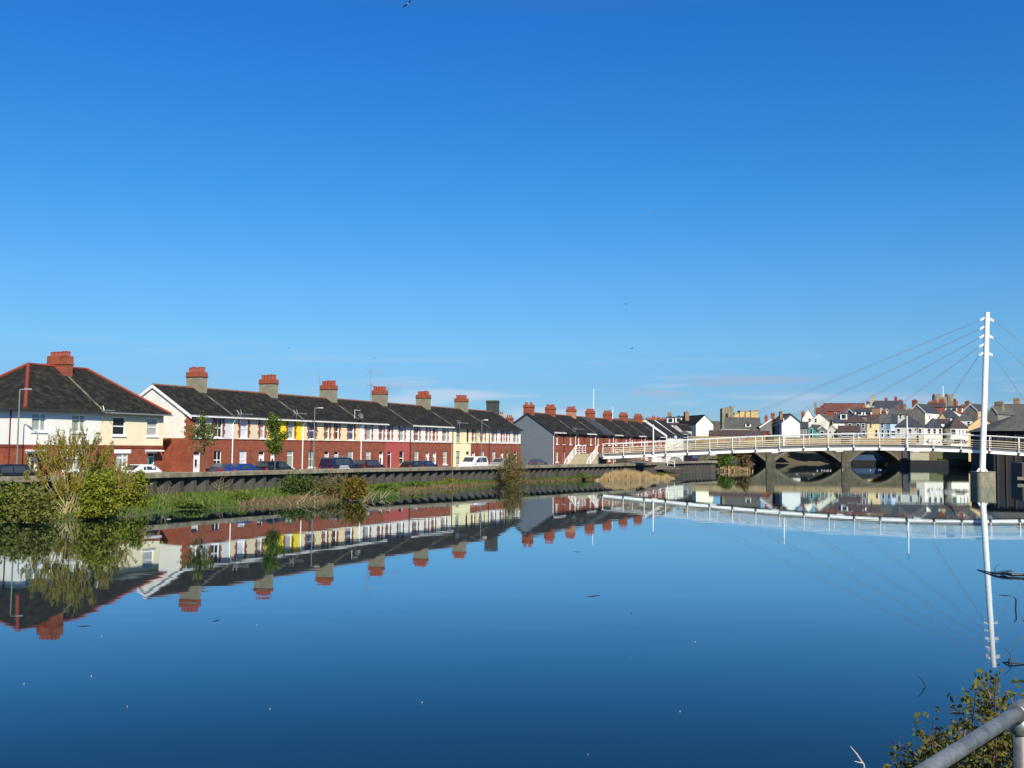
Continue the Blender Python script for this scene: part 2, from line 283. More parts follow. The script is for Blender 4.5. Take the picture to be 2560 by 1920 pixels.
# grassy strip at the foot of the wall
shore = [atz(px, py, 0) for px, py in ((-120, 1312), (0, 1307), (180, 1301), (330, 1293), (430, 1276), (640, 1268), (771, 1263), (860, 1250), (977, 1238), (1155, 1217), (1290, 1207), (1400, 1203), (1495, 1198), (1600, 1195), (1700, 1188))]
mb = MB()
def wall_at(y):
    for (xa, ya), (xb, yb) in zip(WALL, WALL[1:]):
        if ya <= y <= yb: return xa+(xb-xa)*(y-ya)/(yb-ya)
    return WALL[0][0]
prev = None
for p in shore:
    yy = p.y; best = min(((x, y) for t in range(0, 600) for x, y in [(wall_at(33+t*.27), 33+t*.27)]), key=lambda q: (q[0]-p.x)**2+(q[1]-p.y)**2)
    row = [Vector((p.x+(best[0]-p.x)*f, p.y+(best[1]-p.y)*f, h)) for f, h in ((-.12, -.35), (0, .02), (.3, .2), (.7, .34), (1.05, .42))]
    if prev:
        for a in range(4): mb.poly([prev[a], row[a], row[a+1], prev[a+1]])
    prev = row
tag(mb.build('bank', GRASSM, smooth=True), kind='structure')

# ---------------------------------------------------------------- house parts
def window(par, x0, x1, z0, z1, gl=GLD, fr=UPVC, y=.1, style='sash', sill=None, surround=None, ztop=None, mirror=0):
    m = MB(); f = .07; d = .06
    m.box(x0, x0+f, y, y+d, z0, z1); m.box(x1-f, x1, y, y+d, z0, z1); m.box(x0+f, x1-f, y, y+d, z0, z0+f*1.3); m.box(x0+f, x1-f, y, y+d, z1-f, z1)
    zm = (z0+z1)/2; xm = (x0+x1)/2
    if style == 'sash': m.box(x0+f, x1-f, y-.004, y+d-.004, zm-.045, zm+.045)
    if style == 'cross': m.box(x0+f, x1-f, y-.004, y+d-.004, zm-.045, zm+.045); m.box(xm-.02, xm+.02, y-.008, y+d-.01, z0+f*1.3, z1-f)
    if style == 'top': m.box(x0+f, x1-f, y-.004, y+d-.004, z0+(z1-z0)*.7, z0+(z1-z0)*.7+.09)
    if style == 'casement':
        xk = x0+(x1-x0)*.6; m.box(x0+f, x1-f, y-.004, y+d-.004, z0+(z1-z0)*.68, z0+(z1-z0)*.68+.09); m.box(xk-.045, xk+.045, y-.008, y+d-.01, z0+f*1.3, z1-f)
    o = m.build('window', fr, par)
    p = MB(); p.poly([(x0+f*.5, y+.035, z0+f*.5), (x1-f*.5, y+.035, z0+f*.5), (x1-f*.5, y+.035, z1-f*.5), (x0+f*.5, y+.035, z1-f*.5)]); p.build('pane', gl, o)
    if sill: s = MB(); s.box(x0-.1, x1+.1, -.1, .12, z0-.13, z0+.002); s.build('sill', sill, o)
    if surround:
        q = MB(); zt = ztop or z1+.1; n = max(4, int((z1-z0)/.3)); h = (z1-z0)/n
        for k in range(n):
            wd = .36 if (k+mirror) % 2 else .23
            q.box(x0-wd, x0, -.022, .02, z0+k*h, z0+(k+1)*h-.003); q.box(x1, x1+wd, -.022, .02, z0+k*h, z0+(k+1)*h-.003)
        q.box(x0-.33, x1+.33, -.027, .02, z1, zt)
        q.build('surround', surround, o)
    return o
def door(par, x0, x1, z0, z1, col, gl=GLD, fr=UPVC, y=.11, fan=True):
    zt = z1-.38 if fan else z1-.07
    m = MB(); m.box(x0+.06, x1-.06, y+.02, y+.06, z0, zt)
    for a in (0.22, .62): m.box(x0+(x1-x0)*a, x0+(x1-x0)*(a+.17), y+.008, y+.02, z0+.2, z0+.75)
    o = m.build('door', col, par)
    f = MB(); f.box(x0, x0+.06, y-.02, y+.06, z0, z1); f.box(x1-.06, x1, y-.02, y+.06, z0, z1); f.box(x0+.06, x1-.06, y-.02, y+.06, z1-.06, z1)
    if fan: f.box(x0+.06, x1-.06, y-.016, y+.055, zt, zt+.06)
    f.build('door_frame', fr, o)
    g = MB(); xm = (x0+x1)/2
    g.box(xm-.13, xm+.13, y+.012, y+.019, z0+.95, z0+1.6); g.build('pane', gl, o)
    if fan: g = MB(); g.box(x0+.06, x1-.06, y+.02, y+.03, zt+.06, z1-.06); g.build('fanlight', gl, o)
    h = MB(); h.box(x1-.19, x1-.15, y-.02, y+.02, z0+.95, z0+1.12); h.build('handle', DKM, o); h = MB(); h.box(xm-.13, xm+.13, y+.005, y+.018, z0+.82, z0+.88); h.build('letter_slot', DKM, o)
    return o
def chimney(par, cx, cy, z0, zc, zt, wx, wy, ms, mc, npot=(2, 4), pot=POT, cap=True, ph=.56):
    m = MB(); m.box(cx-wx/2, cx+wx/2, cy-wy/2, cy+wy/2, z0, zc)
    o = m.build('chimney', ms, par)
    if cap:
        c = MB(); e = .06
        for k, (a, b, g) in enumerate(((0, .14, .03), (.14, .28, .085), (.28, 1.0, .035))):
            hh = zt-zc; c.box(cx-wx/2-g, cx+wx/2+g, cy-wy/2-g, cy+wy/2+g, zc+hh*a, zc+hh*b)
        c.box(cx-wx/2-.02, cx+wx/2+.02, cy-wy/2-.02, cy+wy/2+.02, zt, zt+.07); c.build('chimney_cap', mc, o)
    nx, ny = npot
    for i in range(nx):
        for j in range(ny):
            px = cx+(i-(nx-1)/2)*wx*.72/max(1, nx-.4); py = cy+(j-(ny-1)/2)*wy*.86/max(1, ny-.4); hh = ph*random.uniform(.86, 1.06)
            p = MB(); r = .16; p.lathe([(r*1.08, 0), (r*1.08, .07), (r*.92, .1), (r*.84, hh-.12), (r*1.0, hh-.1), (r*1.0, hh), (r*.72, hh), (r*.7, hh-.25)], 10, (px, py, zt+.04)); p.build('pot', pot, o)
    return o
Z0 = 1.27
def terrace_house(O, s0, ln, side, label, group, up, low, zs, w=4.49, quoin=BRQ, glz=None, doorcol=UPVC, gutter=UPVC, pipe=None, gable=None, gablemats=None, chim=None, verge=None, vh=.34, slt=SL, ridge=RIDGE, narrow=True, dglass=GLD, uwin=1.0, frame=UPVC, endend=None, sillm=None, lowfr=None, style=None):
    ze, zb, zr = zs; p = on_line(O, s0); t = thing('terrace_house', (p.x, p.y, Z0), RZ, label, 'house', group)
    ze -= Z0; zb -= Z0; zr -= Z0
    cw, cd = (1.76, 4.45) if side == 'L' else (ln-1.76, ln-4.45)
    g = glz or [GLD, GLD, GLD]; uw = uwin/2
    top = ze-.33
    ops = [(cw-uw-.02, cw+uw+.02, zb+.12, top), (cw-.52, cw+.52, .68, 2.42), (cd-.44, cd+.44, .03, 2.36)]
    if narrow: ops.insert(1, (cd-.33, cd+.33, zb+.12, top))
    m = MB(); m.cuts = [zb]
    m.grid_wall(0, ln, 0, ze, ops, 0, .16, lambda x, z: 1 if z > zb else 0, lambda z: 1 if z > zb else 0)
    m.poly([(0, 2*w, 0), (ln, 2*w, 0), (ln, 2*w, ze), (0, 2*w, ze)])
    gm = gablemats or [low, up]
    for xx, on in ((0, gable), (ln, endend)):
        if on:
            m.poly([(xx, 0, 0), (xx, 2*w, 0), (xx, 2*w, zb), (xx, 0, zb)], 2); m.poly([(xx, 0, zb), (xx, 2*w, zb), (xx, 2*w, ze), (xx, w, zr-.1), (xx, 0, ze)], 3)
    for xx in (0, ln): 
        if not ((xx == 0 and gable) or (xx == ln and endend)): m.poly([(xx, 0, 0), (xx, 2*w, 0), (xx, 2*w, zb), (xx, 0, zb)]); m.poly([(xx, 0, zb), (xx, 2*w, zb), (xx, 2*w, ze), (xx, w, zr-.1), (xx, 0, ze)], 1)
    m.build('wall', [low, up, gm[0], gm[1]], t)
    m = MB(); m.box(.0, ln, -.035, .0, zb-.09, zb-.002); m.build('string_course', BRD if low in (BR, BR2) else low, t)
    qs = dict(surround=quoin, ztop=ze-.03) if quoin else {}
    st = style or random.choice(['sash', 'sash', 'top'])
    window(t, *ops[0][:4], g[0], frame, style=st, sill=sillm or UPVC, **qs)
    if narrow: window(t, *ops[1], g[1], frame, style='sash', sill=sillm or UPVC, **qs)
    window(t, *ops[-2], g[2], lowfr or frame, style=st if st != 'cross' else 'cross', sill=sillm or UPVC)
    door(t, *ops[-1], doorcol, dglass, lowfr or frame)
    # roof
    sl = (zr-ze-.06)/w; yo = .34
    r = MB(); zf = lambda y: ze+.06+y*sl
    a0, a1 = (-.12 if gable else 0), (ln+.12 if endend else ln)
    r.slab((a0, -yo, zf(-yo)), (a1, -yo, zf(-yo)), (a1, w, zr), (a0, w, zr), .1); r.slab((a1, 2*w+yo, zf(-yo)), (a0, 2*w+yo, zf(-yo)), (a0, w, zr), (a1, w, zr), .1)
    ro = r.build('roof', slt, t)
    k = MB(); n = int((a1-a0)/.45)
    for i in range(n):
        xa, xb = a0+(a1-a0)*i/n, a0+(a1-a0)*(i+1)/n-.012
        k.hexa([(xa, w-.16, zr-.07), (xb, w-.16, zr-.07), (xb, w+.16, zr-.07), (xa, w+.16, zr-.07)], [(xa, w-.05, zr+.08), (xb, w-.05, zr+.08), (xb, w+.05, zr+.08), (xa, w+.05, zr+.08)])
    k.build('ridge_tiles', ridge, ro)
    if chim is not None and chim > -1:
        k = MB(); xx = .0 if chim < 1 else ln-.15; k.slab((xx-.08, -yo, zf(-yo)+.05), (xx+.08, -yo, zf(-yo)+.05), (xx+.08, w-.5, zf(w-.5)+.05), (xx-.08, w-.5, zf(w-.5)+.05), .06); k.build('mortar_fillet', MORT, ro)
    gu = MB(); gu.box(a0+.02, a1-.003, -yo-.12, -yo+.01, zf(-yo)-.16, zf(-yo)-.04); gu.box(a0+.02, a1-.003, -yo+.012, -.001, ze-.2, ze-.12); gu.build('gutter', gutter, t)
    if pipe:
        d = MB(); xx = .1; d.path([(xx+.12, -yo-.05, zf(-yo)-.12), (xx, -.2, ze-.55), (xx, -.09, ze-.8), (xx, -.09, .05)], .055, 7); d.build('downpipe', pipe, t)
    if verge:
        v = MB()
        for s in (1, -1):
            ys, zs_ = (-yo, zf(-yo)) if s > 0 else (2*w+yo, zf(-yo))
            q = [(-.13, ys, zs_-vh), (-.13, ys, zs_-.05), (-.13, w, zr-.03), (-.13, w, zr-vh+.02)]; v.hexa([(-.165, *c[1:]) for c in q], [(-.125, *c[1:]) for c in q])
        v.build('bargeboard', verge, t)
    return t, zr, ln, ze, zb
# ---------------------------------------------------------------- first terrace: thirteen houses
ZS = (7.03, 4.80, 9.72); S1, SP = 5.52, 10.68
G1 = 'two-storey brick and render terrace houses facing the river'
spec = [
 # side, label, upper, lower, glass(up wide, up narrow, low wide), extras
 ('R', 'end terrace house with tall white rendered gable and brick corner', RLG, BR, [GLD, GLC, GLD], dict(gable=True, gablemats=[BR2, RW], verge=UPVC, style='cross')),
 ('L', 'terrace house with beige render beside the first white downpipe after the white gable', RBE, BR, [GLW, GLC, GLW], dict(pipe=UPVC, chim=0, style='sash')),
 ('R', 'terrace house with bright yellow render above its brick ground floor', RY, BR, [GLC, GLD, GLG], dict(style='top')),
 ('L', 'cream and brick terrace house next to the bright yellow one, street lamp before it', RC, BR, [GLB, GLM, GLG], dict(pipe=UPVC, chim=0, style='sash')),
 ('R', 'cream and brick terrace house behind the dark blue van', RC, BR, [GLB, GLD, GLC], dict(style='sash')),
 ('L', 'white and brick terrace house with satellite dish at its eaves', RW, BR, [GLC, GLM, GLC], dict(pipe=UPVC, chim=0, style='top')),
 ('R', 'terrace house with white upper storey and salmon pink painted ground floor', RW, RPK, [GLC, GLM, GLD], dict(style='sash', gutter=DKM, doorcol=UPB, dglass=GLD, lowfr=UPVC)),
 ('L', 'white and brick terrace house just past the salmon pink ground floor', RW, BR, [GLM, GLC, GLC], dict(pipe=DKM, chim=0, style='sash')),
 ('R', 'warm white and brick terrace house beside the wholly pale yellow house', RWC, BR, [GLC, GLM, GLC], dict(style='sash')),
 ('L', 'terrace house painted pale yellow on both storeys, dark window frames', RPY, RPY, [GLC, GLD, GLC], dict(pipe=DKM, chim=0, quoin=None, gutter=DKM, frame=DKM, style='sash', sillm=RPY)),
 ('R', 'pale yellow and brick terrace house behind the white camper van', RPY, BR, [GLC, GLM, GLC], dict(style='sash', gutter=DKM)),
 ('L', 'white and brick terrace house next to last before the slate blue gable', RW, BR, [GLC, GLM, GLC], dict(pipe=DKM, chim=0, gutter=DKM, style='top')),
 ('R', 'last white and brick terrace house, dark chimney above the twiggy bush', RW, BR, [GLC, GLC, GLD], dict(gutter=DKM, chim=1, endend=True, style='top')),
]
for i, (side, lab, up, low, gl, ex) in enumerate(spec):
    s0 = 0 if i == 0 else S1+(i-1)*SP/2; ln = S1 if i == 0 else SP/2
    t, zr, ln_, ze, zb = terrace_house(T1, s0, ln, side, lab, G1, up, low, ZS, glz=gl, **ex)
    if i % 2 == 1: chimney(t, 0, 4.49, zr-.75, 9.42, 9.88, .98, 1.75, CONR, BR2, (2, 4) if i < 9 else (2, 3))
    if i == 12:
        c = chimney(t, ln-.65, 4.49, zr-.7, 9.75, 10.05, 1.0, 1.75, RG, RG, (0, 0))
        c.data.materials[0] = mat('chimney_dark', (.06, .066, .06), .9, .2, 2); 
        for k in c.children: k.data.materials[0] = c.data.materials[0]
    if i == 0:                         # brick corner with toothed edge
        q = MB()
        for k in range(8):
            wd = .75 if k % 2 else .52; z = zb+k*(ze-zb)/8; h = (ze-zb)/8-.003
            q.box(-.022, wd*.75, -.022, .0, z, z+h); q.box(-.022, 0.0, -.0, wd*.8, z, z+h)
        q.build('corner_quoins', BR2, t)
# ---------------------------------------------------------------- second terrace: red brick with the grey gable
G2 = 'plain red brick terrace houses beyond the slate blue gable'
ords = ['', 'second', 'third', 'fourth', 'fifth', 'sixth', 'seventh', 'eighth', 'ninth', 'tenth', 'eleventh', 'twelfth', 'thirteenth']
for i in range(13):
    ln = 4.58; side = 'LR'[i % 2]
    lab = 'red brick end house with slate blue painted gable' if i == 0 else f'{ords[i]} plain red brick house along from the slate blue gable end'
    t, zr, _, ze, zb = terrace_house(T2, i*ln, ln, side, lab, G2, BR, BR, (6.88, 4.7, 9.9), w=4.45, quoin=None, glz=[GLC, GLC, GLC], gable=(i == 0), gablemats=[RG, RG], verge=DKM if i == 0 else None,
        chim=0 if i % 2 == 0 and i else None, pipe=UPVC if i % 2 == 0 else None, slt=SLB if i == 5 else SL, gutter=DKM if i % 3 else UPVC, uwin=.8, endend=(i == 12))
    if i % 2 == 0: chimney(t, .5 if i == 0 else (-.01 if i < 12 else 0), 4.45, zr-.7, 9.35, 9.75, .95, 1.55, mat('brick_pink', (.42, .2, .14), .85, .2, 2) if i == 4 else BR2, BR2, (2, 3) if i else (2, 2), ph=.48)
# two taller ends with white bargeboards beyond
for i, (s0, lab) in enumerate(((60, 'pale fronted house with broad white sloping bargeboard past the red brick terrace'), (67, 'rear pale house with second white sloping bargeboard, nearer the stone bridge'))):
    t, zr, _, ze, zb = terrace_house(T2, s0, 6.2, 'L', lab, 'white bargeboard houses', RWC, RWC, (7.35, 4.7, 10.5+.15*i), w=4.6, vh=.8, quoin=None, glz=[GLC]*3, gable=True, gablemats=[RLG, RLG], verge=UPVC, gutter=DKM, endend=True)
# ---------------------------------------------------------------- hipped pair of houses on the left
H0 = (-36.56, 75.9); L0, W0 = 13.9, 5.0
def semi(O, half, label, up, group, wins, lows, doors, gutter):
    x0, x1 = (0, L0/2) if half == 0 else (L0/2, L0)
    p = on_line(O, 0); t = thing('semi_detached_house', (p.x, p.y, 1.2), RZ, label, 'house', group)
    ze, zb, zr = 6.85-1.2, 4.12-1.2, 10.6-1.2; ops = [(a, b, c, d) for a, b, c, d, *_ in wins+lows+doors]
    m = MB(); m.cuts = [zb]
    m.grid_wall(x0, x1, 0, ze, ops, 0, .15, lambda x, z: 1 if z > zb else 0, lambda z: 1 if z > zb else 0)
    xe = x0 if half == 0 else x1
    m.poly([(xe, 0, 0), (xe, 2*W0, 0), (xe, 2*W0, zb), (xe, 0, zb)]); m.poly([(xe, 0, zb), (xe, 2*W0, zb), (xe, 2*W0, ze), (xe, 0, ze)], 1)
    m.poly([(x0, 2*W0, 0), (x1, 2*W0, 0), (x1, 2*W0, ze), (x0, 2*W0, ze)], 1)
    xp = L0/2; m.poly([(xp, 0, 0), (xp, 2*W0, 0), (xp, 2*W0, zb), (xp, 0, zb)]); m.poly([(xp, 0, zb), (xp, 2*W0, zb), (xp, 2*W0, ze), (xp, 0, ze)], 1)
    m.build('wall', [BR2 if half == 0 else BR, up], t)
    m = MB(); q = [(x0-.04, 2*W0), (x0-.04, -.04), (x1, -.04), (x1, 0), (x0, 0), (x0, 2*W0)] if half == 0 else [(x0, -.04), (x1+.04, -.04), (x1+.04, 0), (x0, 0)]
    m.hexa([(*c, zb-.24) for c in q], [(*c, zb-.003) for c in q]); m.build('string_course', BRD, t)
    for a, b, c, d, g, st in wins: window(t, a, b, c, d, g, style=st, sill=UPVC)
    for a, b, c, d, g, st in lows:
        o = window(t, a, b, c, d, g, style=st, sill=UPVC); q = MB(); q.box(a-.25, b+.25, -.03, .0, d, d+.32); q.build('lintel', UPVC, o)
    for a, b, c, d, col, gl in doors:
        o = door(t, a, b, c, d, col, gl); q = MB(); q.box(a-.35, b+.35, -.75, .0, d+.12, d+.24); q.box(a-.3, b+.25, -.02, 0, d-.05, d+.12); q.build('canopy', UPVC, o)
    ov = .45; zf = ze-.02; r = MB(); ra, rb = 4.0, 9.9
    e = lambda x, y, z=zf: (x, y, z)
    if half == 0:
        r.poly([e(-ov, -ov), e(x1, -ov), (x1, W0, zr), (ra, W0, zr)]); r.poly([e(-ov, 2*W0+ov), e(-ov, -ov), (ra, W0, zr)]); r.poly([e(x1, 2*W0+ov), e(-ov, 2*W0+ov), (ra, W0, zr), (x1, W0, zr)])
        xs = (-ov, x1); hips = [[(x1, W0, zr+.03), (ra, W0, zr+.03), (-ov, -ov, zf+.05)], [(ra, W0, zr+.03), (-ov, 2*W0+ov, zf+.05)]]
    else:
        r.poly([e(x0, -ov), e(L0+ov, -ov), (rb, W0, zr), (x0, W0, zr)]); r.poly([e(L0+ov, -ov), e(L0+ov, 2*W0+ov), (rb, W0, zr)]); r.poly([e(L0+ov, 2*W0+ov), e(x0, 2*W0+ov), (x0, W0, zr), (rb, W0, zr)])
        xs = (x0, L0+ov); hips = [[(x0, W0, zr+.03), (rb, W0, zr+.03), (L0+ov, -ov, zf+.05)], [(rb, W0, zr+.03), (L0+ov, 2*W0+ov, zf+.05)]]
    r.poly([(xs[0], -ov, zf-.07), (xs[0], 2*W0+ov, zf-.07), (xs[1], 2*W0+ov, zf-.07), (xs[1], -ov, zf-.07)])
    for a, b in (((xs[0], -ov), (xs[1], -ov)), ((xs[0], -ov), (xs[0], 2*W0+ov)), ((xs[1], -ov), (xs[1], 2*W0+ov))): r.poly([(*a, zf-.07), (*b, zf-.07), (*b, zf), (*a, zf)])
    ro = r.build('roof', slate('slate_hip', (.017, .017, .017), (.09, .082, .05), (.48, .9)), t)
    k = MB()
    for h in hips: k.path(h, .15, 6)
    k.build('ridge_tiles', RIDGER, ro)
    if half == 0:
        k = MB(); k.slab((x1-.1, -ov, zf+.04), (x1+.1, -ov, zf+.04), (x1+.1, W0-1, zr-(zr-zf)/(W0+ov)+.05), (x1-.1, W0-1, zr-(zr-zf)/(W0+ov)+.05), .06); k.build('mortar_fillet', MORT, ro)
    gt = MB(); gt.box(xs[0]-(.1 if half == 0 else 0), xs[1]+(.1 if half else 0), -ov-.11, -ov-.002, zf-.12, zf-.005)
    if half == 0: gt.box(-ov-.11, -ov-.002, -ov, 2*W0+ov, zf-.12, zf-.005)
    gt.build('gutter', gutter, t)
    return t, zr, ze, zb
wx = lambda a: line_s(a, H0)
zz = lambda y, px: at(px, y, 76 if px < 200 else 86).z-1.2
GH = 'hipped roof pair of houses behind the riverside willow'
sA = semi(H0, 0, 'white rendered half of the hipped roof pair, red hip tile facing the river', RW, GH,
    [(wx(77.6), wx(114), 3.95, 5.32, GLG, 'casement'), (wx(178), wx(211.6), 3.95, 5.32, GLG, 'casement')], [(wx(157), wx(207), .9, 2.25, GLC, 'casement')], [(wx(74), wx(98), .1, 2.3, UPVC, GLD)], DKM)
sB = semi(H0, 1, 'cream rendered half of the hipped roof pair beside the white gable', render_wall('render_cream_light', (.78, .7, .49)), GH,
    [(wx(280.6), wx(312), 3.75, 5.25, GLD, 'sash'), (wx(366), wx(393.5), 3.75, 5.25, GLC, 'sash')], [(wx(292), wx(322), .9, 2.25, GLC, 'casement')], [(wx(371), wx(388), .1, 2.3, mat('door_teal', (.05, .3, .27), .4), GLD)], ALU)
chimney(sA[0], L0/2, 4.85, sA[1]-.9, 9.5, 10.25, .88, 2.0, BR2, BR2, (2, 4), ph=.42)
d = MB(); d.path([(-.07, 1.6, 5.5), (-.07, 1.6, .05)], .05, 7); d.build('downpipe', UPB, sA[0])
# neighbour whose hipped roof shows at the left edge
O9 = (-61.5, 92.5); p = on_line(O9, 0)
t = thing('hipped_house', (p.x, p.y, 1.2), RZ, 'dark hipped roof showing behind the red hip tiles of the white house', 'house')
m = MB(); m.box(0, 11, 0, 9, 0, 5.6); m.build('wall', RW, t)
m = MB(); zf = 5.55
m.poly([(-.4, -.4, zf), (11.4, -.4, zf), (7, 4.5, 9.6), (4, 4.5, 9.6)]); m.poly([(11.4, -.4, zf), (11.4, 9.4, zf), (7, 4.5, 9.6)]); m.poly([(11.4, 9.4, zf), (-.4, 9.4, zf), (4, 4.5, 9.6), (7, 4.5, 9.6)]); m.poly([(-.4, 9.4, zf), (-.4, -.4, zf), (4, 4.5, 9.6)]); m.build('roof', SL, t)
# ---------------------------------------------------------------- flood wall with its sheet piles
fw = thing('flood_wall', (-20.6, 89, 0), 0, 'long concrete capped flood wall with grey sheet piles along the river', 'wall')
OW = Vector((-20.6, 89, 0))
def resample(poly, step):
    pts = []; acc = 0
    P = [Vector((x, y, 0)) for x, y in poly]
    for a, b in zip(P, P[1:]):
        n = max(1, int((b-a).length/step))
        for i in range(n): pts.append(a.lerp(b, i/n))
    return pts+[P[-1]]
# smooth the plan line
P = np.array(WALL, float); tt = np.r_[0, np.cumsum(np.hypot(*np.diff(P, axis=0).T))]
ts = np.arange(0, tt[-1], .7); px_ = np.interp(ts, tt, P[:, 0]); py_ = np.interp(ts, tt, P[:, 1])
ker = np.ones(9)/9; m_ = len(ts)-8; sx_ = np.r_[px_[:4], np.convolve(px_, ker, 'valid'), px_[-4:]]; sy_ = np.r_[py_[:4], np.convolve(py_, ker, 'valid'), py_[-4:]]
cop = MB(); pts = [Vector((a, b, 0))-OW for a, b in zip(sx_, sy_)]
def nrm(i):
    d = pts[min(i+1, len(pts)-1)]-pts[max(i-1, 0)]; d.normalize(); return Vector((d.y, -d.x, 0))
rows = []
for i, p in enumerate(pts):
    n = nrm(i); h = 2.1+.03*math.sin(i*.37)*math.sin(i*.11)+random.uniform(-.012, .012)
    rows.append([p-n*.4+Vector((0, 0, 1.1)), p-n*.4+Vector((0, 0, h)), p+n*.5+Vector((0, 0, h-.02)), p+n*.54+Vector((0, 0, h-.06)), p+n*.54+Vector((0, 0, 1.74)), p-n*.15+Vector((0, 0, 1.74))])
for i in range(len(rows)-1):
    a, b = rows[i], rows[i+1]
    if i % 9 == 8: b = [Vector(q)-(pts[i+1]-pts[i]).normalized()*.04 for q in b]
    for j in range(5): cop.poly([a[j], b[j], b[j+1], a[j+1]])
cop.poly(rows[-1]); cop.build('coping', mat('coping_concrete', (.25, .225, .17), .92, .4, 2.4, bump=.5, second=(.11, .105, .075), smask=(.42, .68)), fw)
pl = MB(); prof = [(0, .0), (.42, .0), (.95, .42), (1.32, .42), (1.4, 0)]
line = []; k = 0; s = 0; cum = np.r_[0, np.cumsum([(pts[i+1]-pts[i]).length for i in range(len(pts)-1)])]
while s < cum[-1]-1.5:
    for a, o in prof[:4]:
        q = s+a; i = min(int(np.searchsorted(cum, q))-1, len(pts)-2); i = max(i, 0); f = (q-cum[i])/(cum[i+1]-cum[i]); c = pts[i].lerp(pts[i+1], f); n = nrm(i)
        line.append(c+n*(o-.14))
    s += 1.4
for a, b in zip(line, line[1:]): pl.poly([a+Vector((0, 0, -1)), b+Vector((0, 0, -1)), b+Vector((0, 0, 1.739)), a+Vector((0, 0, 1.739))])
e0 = Vector(pts[-6]); pl2 = MB(); pl2.lathe([(1.25, -1), (1.25, 1.72)], 12, e0); pl2.build('end_pile', mat('sheet_pile_end', (.07, .066, .06), .85, .3, 1.4), fw); pl2 = MB(); pl2.lathe([(1.6, 1.72), (1.65, 2.05), (1.5, 2.12)], 16, e0); pl2.build('end_cap', mat('coping_end', (.25, .225, .17), .92, .4, 2.4), fw)
pl.build('sheet_piling', mat('sheet_pile_grey', (.062, .058, .052), .8, .3, 1.4, stretch=(1.5, 1.5, .25), second=(.022, .021, .015), bump=.2), fw)
# ---------------------------------------------------------------- cable-stayed footbridge
RAILC = mat('rail_cream_steel', (.78, .68, .49), .45, .08, 2); BO = Vector((20.95, 148.78, 0)); BD = Vector((.885, -.465, 0)).normalized(); BN = Vector((-BD.y, BD.x, 0))      # BN points to the far side
fb = thing('footbridge', (*BO.xy, 0), 0, 'white cable-stayed footbridge crossing the river with one leaning mast', 'footbridge')
def b_t(px): r = ray(px, 1110); return (r.x*BO.y-BO.x)/(BD.x-r.x*BD.y)
def b_z(px, py): t = b_t(px); Y = BO.y+BD.y*t; return t, at(px, py, Y).z
prof = [(1500, 1147, 1110.6), (1640, 1143.3, 1102.9), (1788, 1133.6, 1094.2), (1942, 1128.4, 1087), (2105, 1126, 1084.8), (2268, 1127.3, 1084.8), (2437, 1131.8, 1089), (2560, 1139.5, 1094.7)]
pt = [b_t(a) for a, *_ in prof]; pb = [b_z(a, b)[1] for a, b, c in prof]; ph = [b_z(a, c)[1]-b_z(a, b)[1] for a, b, c in prof]
cf = np.polyfit(pt, pb, 3); T0, TE = pt[0], 70.0; hmean = float(np.mean(ph))
def bz(t): return float(np.polyval(cf, min(t, pt[-1]+3)))+(min(0, t-pt[-1]-3))*.0-(max(0, t-pt[-1]-3))*.045
def bp(t, off, z): q = BD*t+BN*off; return Vector((q.x, q.y, bz(t)+z))
WB = 3.7
mb = MB(); beams = list(np.arange(T0+.4, TE, 3.3))
st = list(np.linspace(T0, TE, 60))
for a, b in zip(st, st[1:]):
    mb.hexa([bp(a, .1, .38), bp(b, .1, .38), bp(b, WB-.1, .38), bp(a, WB-.1, .38)], [bp(a, .1, .74), bp(b, .1, .74), bp(b, WB-.1, .74), bp(a, WB-.1, .74)])
mb.build('deck', mat('deck_grey', (.2, .21, .215), .7, .12, 2), fb)
for off in (0, WB-.3):
    mb = MB()
    for a, b in zip(beams, beams[1:]):
        mb.hexa([bp(a+.16, off-.1, 0), bp(b-.16, off-.1, 0), bp(b-.16, off+.3, 0), bp(a+.16, off+.3, 0)], [bp(a+.3, off+.02, .36), bp(b-.02, off+.02, .36), bp(b-.02, off+.3, .36), bp(a+.3, off+.3, .36)])
    mb.build('edge_girder', WMET, fb)
mb = MB()
for t in beams: mb.hexa([bp(t-.14, .02, .02), bp(t+.14, .02, .02), bp(t+.14, WB-.02, .02), bp(t-.14, WB-.02, .02)], [bp(t-.14, .02, .35), bp(t+.14, .02, .35), bp(t+.14, WB-.02, .35), bp(t-.14, WB-.02, .35)])
mb.build('cross_beams', mat('beam_grey', (.1, .11, .12), .6, .1, 2), fb)
for off in (-.02, WB+.02):
    for dz, r in ((0, .062), (-.63, .04), (-.93, .035), (-1.2, .035), (-1.46, .035)):
        mb = MB(); mb.path([bp(t, off, hmean+dz) for t in np.linspace(T0+.3, TE, 40)], r, 6); mb.build('top_rail' if dz == 0 else 'rail', WMET if dz == 0 else RAILC, fb)
    for i, t in enumerate(beams):
        mb = MB(); mb.path([bp(t+.12, off, .3), bp(t+.12, off+(.14 if off > 1 else -.14), .9), bp(t+.12, off, hmean)], .045, 6); mb.path([bp(t+.12, off, .34), bp(t+.12, off-.02, .46)], .12, 8); mb.build('post', WMET, fb)
for a in (1636, 1782, 1936, 2098, 2290):
    t = b_t(a); mb = MB(); mb.hexa([bp(t-.35, -.05, -.2), bp(t+.35, -.05, -.2), bp(t+.35, .25, -.2), bp(t-.35, .25, -.2)], [bp(t-.5, -.06, .1), bp(t+.9, -.06, .1), bp(t+.9, .28, .1), bp(t-.5, .28, .1)]); mb.build('anchor_block', WMET, fb)
MY = 127.5; m0 = at(2455.5, 1179, MY)-BO; m1 = at(2468, 780.4, MY+.4)-BO; m0.z = at(2455, 1179, MY).z; m1.z = at(2468, 780.4, MY).z
